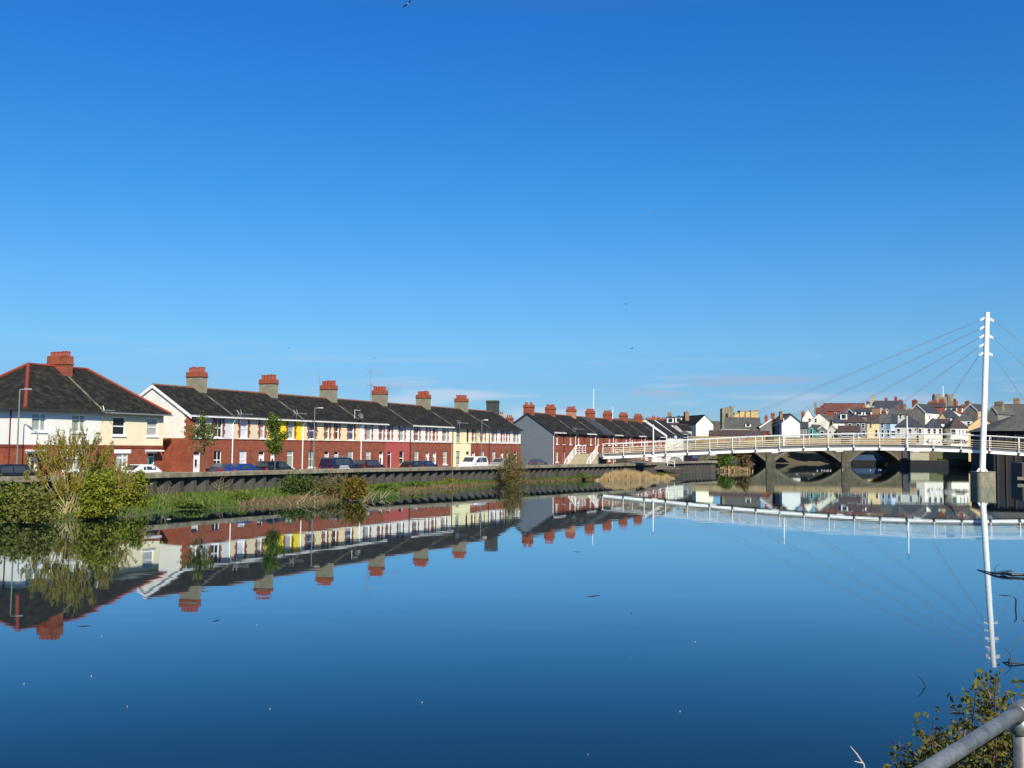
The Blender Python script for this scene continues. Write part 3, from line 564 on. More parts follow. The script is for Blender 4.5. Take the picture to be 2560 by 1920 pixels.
mb = MB(); mb.path([m0, m0.lerp(m1, .6), m1], [.37, .34, .31], 14); mast = mb.build('mast', WMET, fb, smooth=False)
mb = MB()
for k in range(6): a = k*math.pi/3; mb.hexa([m0+Vector((math.cos(a+e)*r, math.sin(a+e)*r, 0)) for r, e in ((.2, .1), (.75, .05), (.75, -.05), (.2, -.1))], [m0+Vector((math.cos(a+e)*r, math.sin(a+e)*r, .45)) for r, e in ((.2, .1), (.4, .08), (.4, -.08), (.2, -.1))])
mb.build('base_plate', WMET, mast)
cabm = mat('cable_steel', (.24, .29, .35), .5, .1, 2)
def mast_at(py): f = (1179-py)/(1179-780.4); return m0.lerp(m1, f)
for side, lst in ((-1, ((797.6, 1636), (820, 1782), (842, 1936), (864.6, 2098), (886, 2290))), (1, ((800, 2935), (843, 2815), (887, 2655)))):
    for py, a in lst:
        c = mast_at(py-4); t = b_t(a)
        tip = c+BD*side*.78+Vector((0, 0, -.25))
        mb = MB(); u = BN*.06
        for sgn in (-1, 1):
            o = u*sgn*2.2; mb.hexa([c+o-u*.5, c+o+u*.5, tip+o+u*.5+Vector((0, 0, -.2)), tip+o-u*.5+Vector((0, 0, -.2))], [c+o-u*.5+Vector((0, 0, .3)), c+o+u*.5+Vector((0, 0, .3)), tip+o+u*.5+Vector((0, 0, .1)), tip+o-u*.5+Vector((0, 0, .1))])
        mb.build('cable_bracket', WMET, mast)
        for sgn, off in ((-1, .0), (1, WB)):
            mb = MB(); mb.path([tip+u*2.2*sgn, bp(t, off, .5)], .022, 5); mb.build('cable', cabm, fb)
pc = at(2457, 1200, MY+.1)-BO
mb = MB(); zt = at(2457, 1179, 126).z
for k in range(1):
    ringp = [(1.27*math.copysign(abs(math.cos(a))**.45, math.cos(a)), 1.35*math.copysign(abs(math.sin(a))**.6, math.sin(a))) for a in [2*math.pi*i/28 for i in range(28)]]
    mb.hexa([(pc.x+x, pc.y+y, -1.5) for x, y in ringp], [(pc.x+x, pc.y+y, zt-.1) for x, y in ringp]); mb.hexa([(pc.x+x*1.03, pc.y+y*1.03, zt-.1) for x, y in ringp], [(pc.x+x*1.03, pc.y+y*1.03, zt) for x, y in ringp])
mb.build('mast_pier', mat('pier_concrete', (.27, .25, .19), .9, .3, 1.5, stretch=(1.4, 1.4, .5), second=(.15, .14, .08), bump=.3), fb)
# landing, stair and its railings
zd = bz(T0)+.74
A, B = at(1441, 1138, 156)-BO, at(1494, 1138, 153.2)-BO; C, D = at(1413, 1160, 151.3)-BO, at(1468, 1160, 148.6)-BO
for q in (A, B): q.z = zd
for q in (C, D): q.z = 1.16
mb = MB(); E1 = B+BN*3.6; E2 = A+BN*3.6; mb.hexa([(q.x, q.y, zd-.3) for q in (A, B, E1, E2)], [(q.x, q.y, zd) for q in (A, B, E1, E2)]); mb.hexa([(q.x, q.y, 1.0) for q in (B.lerp(A, .1), B, E1, E1.lerp(E2, .1))], [(q.x, q.y, zd-.3) for q in (B.lerp(A, .1), B, E1, E1.lerp(E2, .1))]); mb.build('landing', CONC, fb)
mb = MB(); n = 13
for k in range(n):
    f0, f1 = k/n, (k+1)/n; p = [A.lerp(C, f0), B.lerp(D, f0), B.lerp(D, f1), A.lerp(C, f1)]; z = zd+(1.16-zd)*f1+.02
    mb.hexa([(q.x, q.y, 1.0) for q in p], [(q.x, q.y, z+.13) for q in p])
mb.build('stair', mat('stair_concrete', (.5, .44, .3), .9, .12, 3), fb)
for u, v in ((A, C), (B, D)):
    mb = MB()
    for dz, r in ((1.25, .06), (.85, .04), (.5, .04), (.2, .04)): mb.path([v+Vector((0, 0, dz)), u+Vector((0, 0, dz))]+([u+BN*3.6+Vector((0, 0, dz))] if u is A else []), r, 6)
    for f in (0, .33, .66, 1): q = v.lerp(u, f); mb.path([q, q+Vector((-.12, -.1, .7)), q+Vector((0, 0, 1.25))], .05, 6)
    if u is A:
        for f in (.35, .7, 1): q = u+BN*3.6*f; mb.path([q, q+Vector((-.12, 0, .7)), q+Vector((0, 0, 1.25))], .05, 6)
    mb.build('stair_railing', WMET, fb)
mb = MB(); R0, R1 = E1+Vector((1.5, 1, 0)), Vector((27, 167, 1.2))-BO
for dz in (.6, 1.05): mb.path([R0+Vector((0, 0, dz-.3)), R1+Vector((0, 0, dz))], .032, 6)
for f in np.linspace(0, 1, 9): q = R0.lerp(R1, f); mb.path([q+Vector((0, 0, -.6)), q+Vector((0, 0, 1.05-.3*(1-f)))], .05, 6)
mb.build('ramp_railing', WMET, fb)
mb = MB(); q = [R0, R1, R1+Vector((1.6, -.9, 0)), R0+Vector((1.6, -.9, 0))]; mb.hexa([(p.x, p.y, 1.0) for p in q], [(p.x, p.y, p.z-.25) for p in q]); mb.build('ramp', mat('ramp_dark', (.12, .11, .09), .9, .2, 2), fb)
for i, (px, py, far, lab) in enumerate(((1634, 1061, 0, 'white lamp post on the footbridge, nearest the stair end'), (1945, 1044.6, 1, 'white lamp post standing on the far side of the footbridge deck'), (2268.5, 1038.7, 0, 'white lamp post on the footbridge, the one next to the tall mast'))):
    t = b_t(px); q = bp(t, WB-.2 if far else -.12, .74)+BO; t2 = thing('lamp_post', (q.x, q.y, q.z), 0, lab, 'lamp post', 'lamp posts on the footbridge')
    h = at(px, py, q.y).z-q.z; mb = MB(); mb.path([(0, 0, -.35), (0, 0, .9), (0, 0, h)], [.12, .1, .07], 8); mb.build('pole', WMET, t2); mb = MB(); mb.lathe([(.07, 0), (.13, .04), (.13, .16), (.05, .22)], 8, (0, 0, h-.03)); mb.build('lamp_head', DKM, t2)
# ---------------------------------------------------------------- old stone bridge behind
STN = mat('bridge_stone', (.105, .095, .065), .9, .55, 2.2, bump=.6, second=(.045, .042, .03), smask=(.45, .65)); STNL = mat('stone_light', (.14, .128, .09), .9, .35, 1.2, bump=.4, second=(.085, .078, .055)); PARA = mat('parapet_tan', (.3, .23, .13), .9, .3, .9, second=(.18, .14, .08))
YB = 292.0; bx = lambda px, y=1140: at(px, y, YB).x
sb = thing('stone_bridge', (bx(1925), YB, 0), 0, 'old stone arch road bridge seen beneath the white footbridge deck', 'bridge'); bo = bx(1925)
arches = [(1768, 1912), (1938, 2100), (2126, 2251)]
zs_, zc_, zp_ = 1.0, 4.9, 7.7
def zarch(x):
    for a, b in arches:
        xa, xb = bx(a), bx(b)
        if xa < x < xb: u = (x-(xa+xb)/2)/((xb-xa)/2); return zs_+(zc_-zs_)*(1-abs(u)**2.0)
    return -1.0
xs = sorted({*np.linspace(bx(1700), bx(2290), 160), *[bx(a)+e for ab in arches for a in ab for e in (-.01, .01)]})
mb = MB(); dep = 10
for a, b in zip(xs, xs[1:]):
    za, zb2 = zarch(a), zarch(b)
    if (za < 0) != (zb2 < 0): za = zb2 = max(za, zb2, zs_) if False else (-1.0 if min(za, zb2) < 0 and max(za, zb2) < zs_+.2 else max(za, zb2))
    for y in (0, dep): mb.poly([(a-bo, y, za), (b-bo, y, zb2), (b-bo, y, zp_), (a-bo, y, zp_)])
    mb.poly([(a-bo, 0, za), (b-bo, 0, zb2), (b-bo, dep, zb2), (a-bo, dep, za)])
    mb.poly([(a-bo, 0, zp_), (b-bo, 0, zp_), (b-bo, .5, zp_), (a-bo, .5, zp_)]); mb.poly([(a-bo, .5, zp_-1), (b-bo, .5, zp_-1), (b-bo, dep, zp_-1), (a-bo, dep, zp_-1)])
for a, b in arches:
    for p in (a, b): mb.poly([(bx(p)-bo, 0, -1), (bx(p)-bo, dep, -1), (bx(p)-bo, dep, zs_), (bx(p)-bo, 0, zs_)])
mb.build('spandrel_wall', STN, sb)
for a, b in arches:
    mb = MB(); xa, xb = bx(a), bx(b); n = 26
    for k in range(n):
        u0, u1 = -1+2*k/n, -1+2*(k+.93)/n; pt_ = lambda u, e: ((xa+xb)/2+u*(xb-xa)/2*(1+e*.05)-bo, zs_+(zc_-zs_)*(1-u*u)+e*.75*(1-.25*u*u))
        q = [pt_(u0, 0), pt_(u1, 0), pt_(u1, 1), pt_(u0, 1)]; mb.hexa([(x, -.06, z) for x, z in q], [(x, .02, z) for x, z in q])
    mb.build('arch_ring', STNL, sb)
for a, b in ((1913, 1937), (2102, 2125), (2253, 2275)):
    mb = MB(); xa, xb = bx(a)-bo, bx(b)-bo; mb.box(xa+.25, xb-.25, -.4, 0, -1, zp_+.3); mb.box(xa, xb, -.95, 0, -1, 1.2); mb.build('pier', STN if a != 2253 else mat('pier_dark', (.06, .06, .07), .9, .2, 1), sb)
mb = MB(); mb.box(bx(1700)-bo, bx(2290)-bo, -.14, .6, zp_, zp_+.28); mb.box(bx(1700)-bo, bx(2290)-bo, -.1, -.003, zp_-1.5, zp_-.003); mb.build('parapet', PARA, sb)
q = thing('quay_wall', (bx(1953), 345, 0), 0, 'low brown quay wall beyond the middle stone arch', 'wall'); mb = MB(); mb.box(0, 34, 0, 1.2, -1, 1.9); mb.build('wall', mat('quay_brown', (.27, .22, .165), .9, .3, .8), q); mb = MB(); mb.box(-.1, 34.1, -.15, 1.3, 1.9, 2.1); mb.build('coping', CONC, q)
for i, (a, b, yt, m_, lab) in enumerate(((1760, 1948, 1128, STN, 'added grey block darkening the view through the left stone arch'), (1950, 2118, 1122, mat('backdrop_dark', (.025, .025, .03), .9, .2, 1), 'added dark block darkening the view through the middle stone arch'), (2120, 2262, 1120, mat('backdrop_navy', (.02, .024, .03), .9, .2, 1), 'added dark blue grey block darkening the view through the right stone arch'))):  # boxes added behind the arches so that the openings read dark
    p, q_ = at(a, 1150, 352), at(b, yt, 352); t = thing('arch_backdrop', (p.x, 352, 0), 0, lab, 'backdrop', 'added dark backdrops behind the stone bridge'); mb = MB(); mb.box(0, q_.x-p.x-.2, 0, 6, -1, q_.z+1); mb.build('wall', m_, t); mb = MB(); mb.hexa([(-.3, -.4, q_.z+1), (q_.x-p.x, -.4, q_.z+1), (q_.x-p.x, 6.4, q_.z+1), (-.3, 6.4, q_.z+1)], [(-.3, 2.9, q_.z+2), (q_.x-p.x, 2.9, q_.z+2), (q_.x-p.x, 3.1, q_.z+2), (-.3, 3.1, q_.z+2)]); mb.build('roof', SLP, t)
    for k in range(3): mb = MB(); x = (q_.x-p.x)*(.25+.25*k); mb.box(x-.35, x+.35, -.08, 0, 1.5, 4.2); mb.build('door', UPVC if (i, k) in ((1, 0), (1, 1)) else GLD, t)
p = atz(2160, 1156, .0); p = Vector((at(2162, 1150, 322).x, 322, 0)); t = thing('covered_boat', p, 0, 'boat under blue tarpaulin behind the right stone arch', 'boat'); mb = MB(); mb.hexa([(-4, -1, -.3), (5, -1, -.3), (5, 1, -.3), (-4, 1, -.3)], [(-5, -1.6, 1.3), (7, -1.6, 1.3), (7, 1.6, 1.3), (-5, 1.6, 1.3)]); mb.build('hull', mat('hull_dark', (.03, .03, .035), .5, .1, 2), t); mb = MB(); mb.hexa([(-4.9, -1.65, 1.31), (6.9, -1.65, 1.31), (6.9, 1.65, 1.31), (-4.9, 1.65, 1.31)], [(-2.5, -.3, 3.0), (5, -.3, 3.1), (5, .3, 3.1), (-2.5, .3, 3.0)]); mb.build('tarpaulin', mat('tarp_blue', (.014, .035, .085), .6, .2, 2), t)
q = thing('quay_wall', (at(2150, 1150, 330).x, 330, 0), 0, 'pale brown quay wall seen under the right stone arch', 'wall'); mb = MB(); mb.box(0, 16, 0, 1.2, -1, 1.6); mb.build('wall', mat('quay_tan', (.3, .25, .17), .9, .25, .8), q); mb = MB(); mb.box(-.1, 16.1, -.12, 1.3, 1.6, 1.8); mb.build('coping', CONC, q)
xq = at(2276, 1150, 287).x; q = thing('quay_wall', (xq, 287, 0), 0, 'dark tide stained quay wall with grassy ledge right of the stone bridge', 'wall')
mb = MB(); mb.box(0, 42, 0, 2, -1, 1.8); mb.build('tidal_wall', mat('tide_dark', (.008, .01, .016), .7, .3, 1), q); mb = MB(); mb.box(5.6, 42, 2.2, 3, 1.0, 4.4); mb.build('upper_wall', mat('upper_wall_stone', (.12, .115, .075), .9, .3, .7, second=(.1, .12, .05)), q); mb = MB()
mb.hexa([(0, -.05, 1.81), (5.3, -.05, 1.81), (5.3, 2, 1.81), (0, 2, 1.81)], [(0, -.05, 4.1), (5.3, -.05, 4.1), (5.3, 2, 4.1), (0, 2, 4.1)]); mb.box(-.15, 5.45, -.25, 2, 4.1, 4.5); mb.build('abutment_block', mat('abutment_pale', (.36, .33, .24), .9, .2, .8), q)
mb = MB()
for k in range(300):
    x, y = random.uniform(5.7, 41), random.uniform(.2, 2.0); h = random.uniform(.2, .7); mb.poly([(x-.1, y, 1.8), (x+.1, y, 1.8), (x+random.uniform(-.2, .2), y, 1.8+h)])
o = mb.build('ledge_grass', leafmat('ledge_grass', (.09, .1, .03), (.2, .19, .08)), q); o['kind'] = 'stuff'
# ---------------------------------------------------------------- the town on its hill
def hill(x, y): return 2.6+max(0, min(1, (y-330)/330))*19+2*math.sin(x*.02)*max(0, min(1, (y-330)/200))
mb = MB(); gx = np.linspace(20, 520, 42); gy = np.linspace(318, 1100, 40)
vv = [(x, y, hill(x, y) if y > 322 else -1) for y in gy for x in gx]
mb.v = vv
for j in range(len(gy)-1):
    for i in range(len(gx)-1): k = j*len(gx)+i; mb.f.append((k, k+1, k+1+len(gx), k+len(gx))); mb.m.append(0)
tag(mb.build('hill', EARTH, smooth=True), kind='structure')
mb = MB(); q = [(128, 288.6), (150, 231), (700, 231), (700, 900), (128, 330)]; q = [(122, 288.6), (136, 288), (138, 236), (700, 236), (700, 420), (122, 420)]
mb.poly([(x, y, 2.3) for x, y in q]); tag(mb.build('ground', PAVE), kind='structure')
WM = [UPVC, GLD]
def town(a, b, ye, ya, yb, Y, kind, wall, roof, label, side=None, wins=(), chims=(), verge=None, L=9.0, cat='house', name='town_house', apex=.5, sidewall=None, dorm=(), swins=()):
    mid = (a+b)/2; r = ray(mid, ye); al = math.atan2(r.x, 1); th = 0
    if side is not None:
        m_ = ((a-side) if side < a else -(side-b))*Y/F
        if abs(m_) > .85*L: L = abs(m_)/.85
        th = math.asin(m_/L)
    A = at(a, yb, Y); B = at(b, yb, Y); ex = Vector((math.cos(al)*math.cos(th)+math.sin(al)*math.sin(th), -math.sin(al)*math.cos(th)+math.cos(al)*math.sin(th)))
    # width so that the right edge lands on pixel b
    rb = ray(b, ye); W = (rb.x*A.y-A.x)/(ex.x-rb.x*ex.y)
    rz = math.atan2(ex.y, ex.x); zb = min(A.z, B.z); ze = at(mid, ye, Y).z-zb; base = -3.5
    t = thing(name, (A.x, A.y, zb), rz, label, cat, 'houses of the hillside town')
    ey = Vector((-ex.y, ex.x)); Yr = Y if kind == 'gable' else Y+ey.y*L/2
    zr = at(mid, ya, Yr).z-zb; m = MB(); sw = 1 if sidewall else 0
    if kind == 'gable':
        xa = W*apex
        m.poly([(0, 0, base), (W, 0, base), (W, 0, ze), (xa, 0, zr), (0, 0, ze)]); m.poly([(0, L, base), (0, L, ze), (xa, L, zr), (W, L, ze), (W, L, base)])
        m.poly([(0, 0, base), (0, 0, ze), (0, L, ze), (0, L, base)], sw); m.poly([(W, 0, base), (W, L, base), (W, L, ze), (W, 0, ze)], sw)
    else:
        m.poly([(0, 0, base), (W, 0, base), (W, 0, ze), (0, 0, ze)]); m.poly([(0, L, base), (0, L, ze), (W, L, ze), (W, L, base)])
        for x in (0, W): m.poly([(x, 0, base), (x, 0, ze)]+([(x, L/2, zr)] if kind == 'side' else [])+[(x, L, ze), (x, L, base)], sw)
    m.build('wall', [wall, sidewall or wall], t)
    rm = MB(); o = .3; tk = .14
    if kind == 'gable':
        sl1, sl2 = (zr-ze)/xa, (zr-ze)/(W-xa)
        rm.slab((-o, -.15, ze-o*sl1+tk), (xa, -.15, zr+tk), (xa, L+.15, zr+tk), (-o, L+.15, ze-o*sl1+tk), tk); rm.slab((xa, -.15, zr+tk), (W+o, -.15, ze-o*sl2+tk), (W+o, L+.15, ze-o*sl2+tk), (xa, L+.15, zr+tk), tk)
    elif kind == 'side':
        sl = (zr-ze)/(L/2); rm.slab((-.1, -o, ze-o*sl+tk), (W+.1, -o, ze-o*sl+tk), (W+.1, L/2, zr+tk), (-.1, L/2, zr+tk), tk); rm.slab((W+.1, L+o, ze-o*sl+tk), (-.1, L+o, ze-o*sl+tk), (-.1, L/2, zr+tk), (W+.1, L/2, zr+tk), tk)
    else:
        h = min(L/2, W/2-.05)*.9; z = ze; P = [(-o, -o, z), (W+o, -o, z), (W+o, L+o, z), (-o, L+o, z)]; Q = [(h, L/2, zr), (W-h, L/2, zr)]
        rm.poly([P[0], P[1], Q[1], Q[0]]); rm.poly([P[1], P[2], Q[1]]); rm.poly([P[2], P[3], Q[0], Q[1]]); rm.poly([P[3], P[0], Q[0]]); rm.poly(P[::-1])
    ro = rm.build('roof', roof, t)
    if kind != 'hip':
        k = MB(); (k.box(xa-.12, xa+.12, -.1, L+.1, zr+tk-.03, zr+tk+.1) if kind == 'gable' else k.box(0, W, L/2-.12, L/2+.12, zr+tk-.03, zr+tk+.1)); k.build('ridge_tiles', RIDGE, ro)
    if verge:
        v = MB()
        if kind == 'gable':
            for q in ([(-o, ze-o*sl1), (xa, zr)], [(xa, zr), (W+o, ze-o*sl2)]):
                v.hexa([(q[0][0], -.22, q[0][1]-.28), (q[1][0], -.22, q[1][1]-.28), (q[1][0], -.155, q[1][1]-.28), (q[0][0], -.155, q[0][1]-.28)], [(q[0][0], -.22, q[0][1]+.16), (q[1][0], -.22, q[1][1]+.16), (q[1][0], -.155, q[1][1]+.16), (q[0][0], -.155, q[0][1]+.16)])
        v.build('bargeboard', verge, t)
    for (u, v_, ww, hh) in wins:
        x, z = u*W, v_*ze; w_ = MB(); w_.box(x-ww/2, x+ww/2, -.05, .02, z-hh/2, z+hh/2); w_.box(x-ww/2+.1, x+ww/2-.1, -.058, -.04, z-hh/2+.12, z-.04, 1); w_.box(x-ww/2+.1, x+ww/2-.1, -.058, -.04, z+.04, z+hh/2-.1, 1); w_.build('window', WM, t)
    for (f, v_, ww, hh) in swins:        # windows in the visible side wall
        left = side < a; y = f*L; z = v_*ze; w_ = MB(); x0, x1 = (-.05, .02) if left else (W-.02, W+.05); g0, g1 = (-.058, -.04) if left else (W+.04, W+.058)
        w_.box(x0, x1, y-ww/2, y+ww/2, z-hh/2, z+hh/2); w_.box(g0, g1, y-ww/2+.1, y+ww/2-.1, z-hh/2+.1, z+hh/2-.1, 1); w_.build('window', WM, t)
    for (u, v_, ww, hh) in dorm:         # dormers on the roof facing the river
        x = u*W; z = ze+(zr-ze)*v_; y0 = L/2*v_-.6; w_ = MB(); w_.box(x-ww/2, x+ww/2, y0, y0+2.2, z-.5, z+hh); w_.hexa([(x-ww/2-.15, y0-.15, z+hh), (x+ww/2+.15, y0-.15, z+hh), (x+ww/2+.15, y0+2.4, z+hh), (x-ww/2-.15, y0+2.4, z+hh)], [(x-.05, y0-.15, z+hh+.7), (x+.05, y0-.15, z+hh+.7), (x+.05, y0+2.4, z+hh+.7), (x-.05, y0+2.4, z+hh+.7)], 2); w_.box(x-ww*.3, x+ww*.3, y0-.03, y0, z, z+hh*.85, 1); w_.build('dormer', [RW, GLD, roof], ro)
    Mi = Matrix.Translation((A.x, A.y, zb)) @ Matrix.Rotation(rz, 4, 'Z'); Mi.invert()
    for (cx, y0, y1, cw, cm) in chims:
        Yc = Y+ey.y*L/2 if kind != 'gable' else Y+ey.y*min(L*.3, 3)
        p = Mi @ at(cx, y0, Yc); q = Mi @ at(cx, y1, Yc); wd = cw*Yc/F; hh = p.z-q.z
        chimney(t, p.x, p.y, q.z-1.2, p.z-hh*.3, p.z-.1, wd*.86, min(wd*.9, 1.3), cm, cm, (2, 1) if wd < 1.6 else (3, 1), ph=.4)
    return t
STO = mat('rubble_grey', (.2, .195, .17), .9, .3, 1.2, second=(.12, .115, .1)); STY = mat('sandstone_yellow', (.5, .38, .16), .9, .25, .5, second=(.34, .25, .13)); STC = mat('castle_stone', (.23, .215, .15), .95, .35, .5, second=(.13, .13, .09), bump=.4)
OCH = render_wall('render_ochre', (.76, .55, .27)); TEA = render_wall('render_teal', (.08, .3, .26)); BLG = render_wall('render_blue_grey', (.28, .34, .46)); BLT = render_wall('render_teal_blue', (.12, .22, .29)); BLL = render_wall('render_light_blue', (.55, .68, .85)); GDK = render_wall('render_dark_grey', (.17, .175, .18)); SAG = render_wall('render_sage', (.55, .55, .38)); GPA = render_wall('render_pale_grey', (.52, .52, .48)); GWH = render_wall('render_grey_white', (.62, .65, .64)); BLK = mat('black_timber', (.02, .02, .024), .85, .3, 2); TCR = RWC
w2 = lambda v, *us, w=1.0, h=1.7: [(u, v, w, h) for u in us]
# nearest row above the stone bridge
town(1740, 1783, 1060, 1038.3, 1090, 310, 'gable', render_wall('render_bright_cream', (.8, .78, .6)), SL, 'tall cream gable with white dormers on its long slate roof', side=1664, L=24, chims=[(1716, 1030, 1042, 12, BRT)], sidewall=TCR, swins=[(.2, .6, 1, 1.6), (.5, .6, 1, 1.6)])
town(1664, 1742, 1061, 1044, 1078, 326, 'side', TCR, SLB, 'dark slate roof with white dormers behind the small grey gable', dorm=[(.15, .3, 2.2, 1.4), (.42, .35, 2.2, 1.4), (.8, .3, 2.2, 1.4)], chims=[(1673.5, 1032, 1046, 11, BRT)])
town(1679, 1704, 1072.5, 1061.4, 1088, 296, 'gable', GPA, SL, 'small grey gable below the slate roof with white dormers', side=1730, L=8)
town(1613, 1664, 1066, 1050, 1085, 290, 'side', BR2, SL, 'red brick house crowded with broad red chimney stacks', chims=[(1621, 1046, 1066, 18, BR2), (1634, 1041.5, 1066, 11, BR2), (1646, 1044, 1068, 12, BR), (1658, 1046, 1070, 11, BR2)])
town(1693, 1728, 1087, 1077, 1104, 270, 'hip', GDK, SLG, 'low dark pavilion with hipped roof behind the footbridge rail', wins=w2(.6, .3, .6, w=1.3))
town(1750, 1800, 1087, 1072.5, 1094, 312, 'gable', RPY, SL, 'low cream gable in front of the tall cream gable', side=1718, L=10)
town(1772, 1924, 1091, 1078, 1100, 300, 'side', GDK, SLP, 'long low purple slate roof just above the footbridge rail', L=10)
town(1905, 1931, 1091, 1079, 1100, 296, 'gable', BR, SLP, 'small red gable at the end of the low purple roof', verge=BRD)
town(1811, 1901, 1075, 1045.5, 1092, 330, 'side', GDK, SLG, 'broad grey slate roofed hall with a flat blue white dormer', L=16, wins=[(.3, .86, 9, 1.1)], dorm=[(.66, .3, 1.8, .9)])
town(1901, 1930, 1067, 1048, 1092, 322, 'gable', STO, SL, 'grey rubble gable with white sloping bargeboard beside the hall', apex=.97, verge=UPVC, chims=[(1932, 1033, 1048, 11, BR2), (1915, 1040, 1052, 9, BR2)])
town(1954.5, 2000, 1054.5, 1035.4, 1094, 318, 'gable', GWH, SLP, 'tall blank grey white gable over the stone bridge', side=1928, L=9, chims=[(1952, 1029, 1040, 8, BRT)], sidewall=render_wall('render_soft_blue', (.5, .53, .58)), swins=[(.3, .75, 1, 2), (.7, .75, 1, 2), (.3, .4, 1, 2), (.7, .4, 1, 2)], verge=SL)
town(2000, 2021, 1071, 1056, 1094, 330, 'side', GDK, SLB, 'narrow dark fronted house squeezed left of the teal gable', wins=w2(.6, .25, .6, .85, w=.7))
town(2019, 2041, 1075, 1062.7, 1094, 322, 'gable', TEA, SLP, 'small teal painted gable with one white door', side=2062, wins=[(.42, .55, .9, 3.0)])
town(2042, 2068, 1075.3, 1064, 1094, 322, 'gable', GDK, SLP, 'small dark grey gable with pale bargeboard beside the teal one', verge=GPA, wins=w2(.5, .5, w=1.2))
town(2069, 2094, 1074.4, 1062.7, 1094, 322, 'gable', SAG, SLP, 'small sage green gable with two little windows', verge=GPA, wins=w2(.62, .28, .72, w=.9, h=1.0))
town(2112, 2168, 1056.5, 1036, 1094, 335, 'hip', GDK, SLP, 'dark grey house with wide brown hipped roof', wins=w2(.78, .22, .6, .82)+w2(.3, .3, .85, w=1.2, h=2), L=10, chims=[(2190, 1023, 1040, 22, BRT)])
town(2095, 2150, 1079, 1066, 1094, 318, 'side', GDK, SLP, 'low dark outbuilding with small white lean-to windows', wins=w2(.5, .3, .62, w=2.2, h=1.2), L=7)
town(2168, 2198, 1056.5, 1038, 1094, 333, 'side', render_wall('render_straw', (.72, .58, .3)), SLP, 'straw yellow terraced house with narrow brown door', wins=w2(.8, .3, w=.8)+[(.75, .3, .9, 2.4)], chims=[(2209, 1027, 1041, 12, BRD)])
town(2198, 2215, 1057, 1037, 1094, 332, 'side', BLG, SLG, 'grey blue terraced house next to the straw yellow one', wins=w2(.82, .45, w=.9)+[(.5, .3, .9, 2.4)])
town(2215, 2226, 1057, 1037, 1094, 332, 'side', BLT, SLG, 'narrow teal blue terraced house front', wins=[(.5, .3, .9, 2.4)])
town(2226, 2244, 1057, 1037, 1094, 332, 'side', BLL, SLB, 'sky blue terraced house front', wins=w2(.3, .4, w=1.4))
town(2238, 2310, 1067, 1042, 1095, 312, 'hip', GPA, SLB, 'pale grey quayside house with dark hipped roof and roof light', wins=w2(.55, .12, .52, .86, w=1.0, h=2.0), L=9, chims=[(2273, 1041, 1064, 7, BRD)])
town(2310, 2356, 1069, 1046, 1096, 310, 'hip', RWC, SLB, 'white quayside house with three tall dark windows', wins=w2(.62, .28, .58, .88, w=.9, h=1.9), L=9)
town(2377, 2422, 1070.5, 1046, 1098, 308, 'hip', TCR, SLP, 'cream quayside house with purple slate pyramid roof', side=2357, sidewall=GPA, wins=[(.15, .62, 1.5, 2.0)]+w2(.62, .5, .68, .88, w=.5, h=1.9), L=8)
town(2421, 2491, 1067.5, 1040.5, 1122, 280, 'gable', OCH, SL, 'large ochre yellow gable beside the mast of the footbridge', wins=[(.28, .3, 2.2, 1.6)], chims=[(2456, 1029, 1042, 22, OCH)])
# second row
town(2028.5, 2069, 1050, 1033.6, 1068, 372, 'gable', RWC, SLG, 'white gable house above the teal gable, grey slate roof', side=2086, wins=[(.27, .92, .9, 1.6)], dorm=(), L=12)
town(2083, 2117, 1056, 1036, 1064, 368, 'side', RWC, SLB, 'slate roofed white house with small pale blue dormer', dorm=[(.78, .45, 2.4, 1.8)], verge=None)
town(2006, 2036, 1047, 1023, 1064, 400, 'gable', TCR, SLG, 'cream gable with tall red chimney stack rising before it', chims=[(2007, 1029, 1056, 9, BR2), (2017, 1040, 1056, 7, BR2)], wins=w2(.8, .6))
town(2112, 2136, 1036, 1023.5, 1058, 420, 'gable', GDK, SLB, 'grey gable with thin white bargeboards under the red tiled roofs', side=2180, verge=UPVC, L=12)
town(2136, 2180, 1040, 1024, 1050, 415, 'side', GDK, SLB, 'dark slate roof with two white gablets', dorm=[(.25, .2, 3.2, 1.1), (.78, .2, 3.2, 1.1)])
town(2181, 2226, 1042, 1020, 1058, 400, 'gable', GPA, SLP, 'brown gable house with pale trim above the blue houses', verge=GPA, chims=[(2192, 1022, 1042, 20, BRT)], L=8)
town(2262, 2284, 1042, 1026, 1062, 380, 'side', RWC, SLG, 'white walled house under a wide brown chimney', chims=[(2274, 1023, 1040, 16, BRT)])
town(2272, 2313, 1031, 1010.8, 1060, 405, 'gable', STO, SLB, 'grey stone gable with white bargeboards below the castle', side=2346, verge=UPVC, L=13, sidewall=TCR, chims=[(2287, 1000, 1014, 13, BR2)], swins=[(.3, .6, 1, 2)])
town(2345, 2400, 1045, 1022, 1060, 395, 'hip', RWC, SLB, 'blue slate hipped roof over white walls below the castle', wins=w2(.7, .3, .7))
town(2348, 2366, 1046, 1033, 1066, 372, 'gable', mat('beige_stone', (.45, .37, .24), .9, .2, 1), SLG, 'little beige stone gable among slate roofs', wins=())
town(2338, 2376, 1058, 1049, 1072, 352, 'side', RWC, SLP, 'white cottage backs behind the quayside roofs', wins=w2(.5, .3, .7))
town(2390, 2432, 1051, 1034, 1072, 360, 'hip', GPA, SLG, 'pale grey pyramid roof with dark chimney', chims=[(2416, 1034, 1052, 11, mat('chimney_black', (.05, .055, .05), .9, .2, 1))], wins=w2(.6, .3, .75))
town(2368, 2403, 1030, 1016, 1044, 430, 'side', STO, SLB, 'slate house with three pointed white gablets', dorm=[(.1, .15, 2.6, 1.3), (.5, .15, 2.6, 1.3), (.9, .15, 2.6, 1.3)], chims=[(2408, 1012, 1034, 13, BR)])
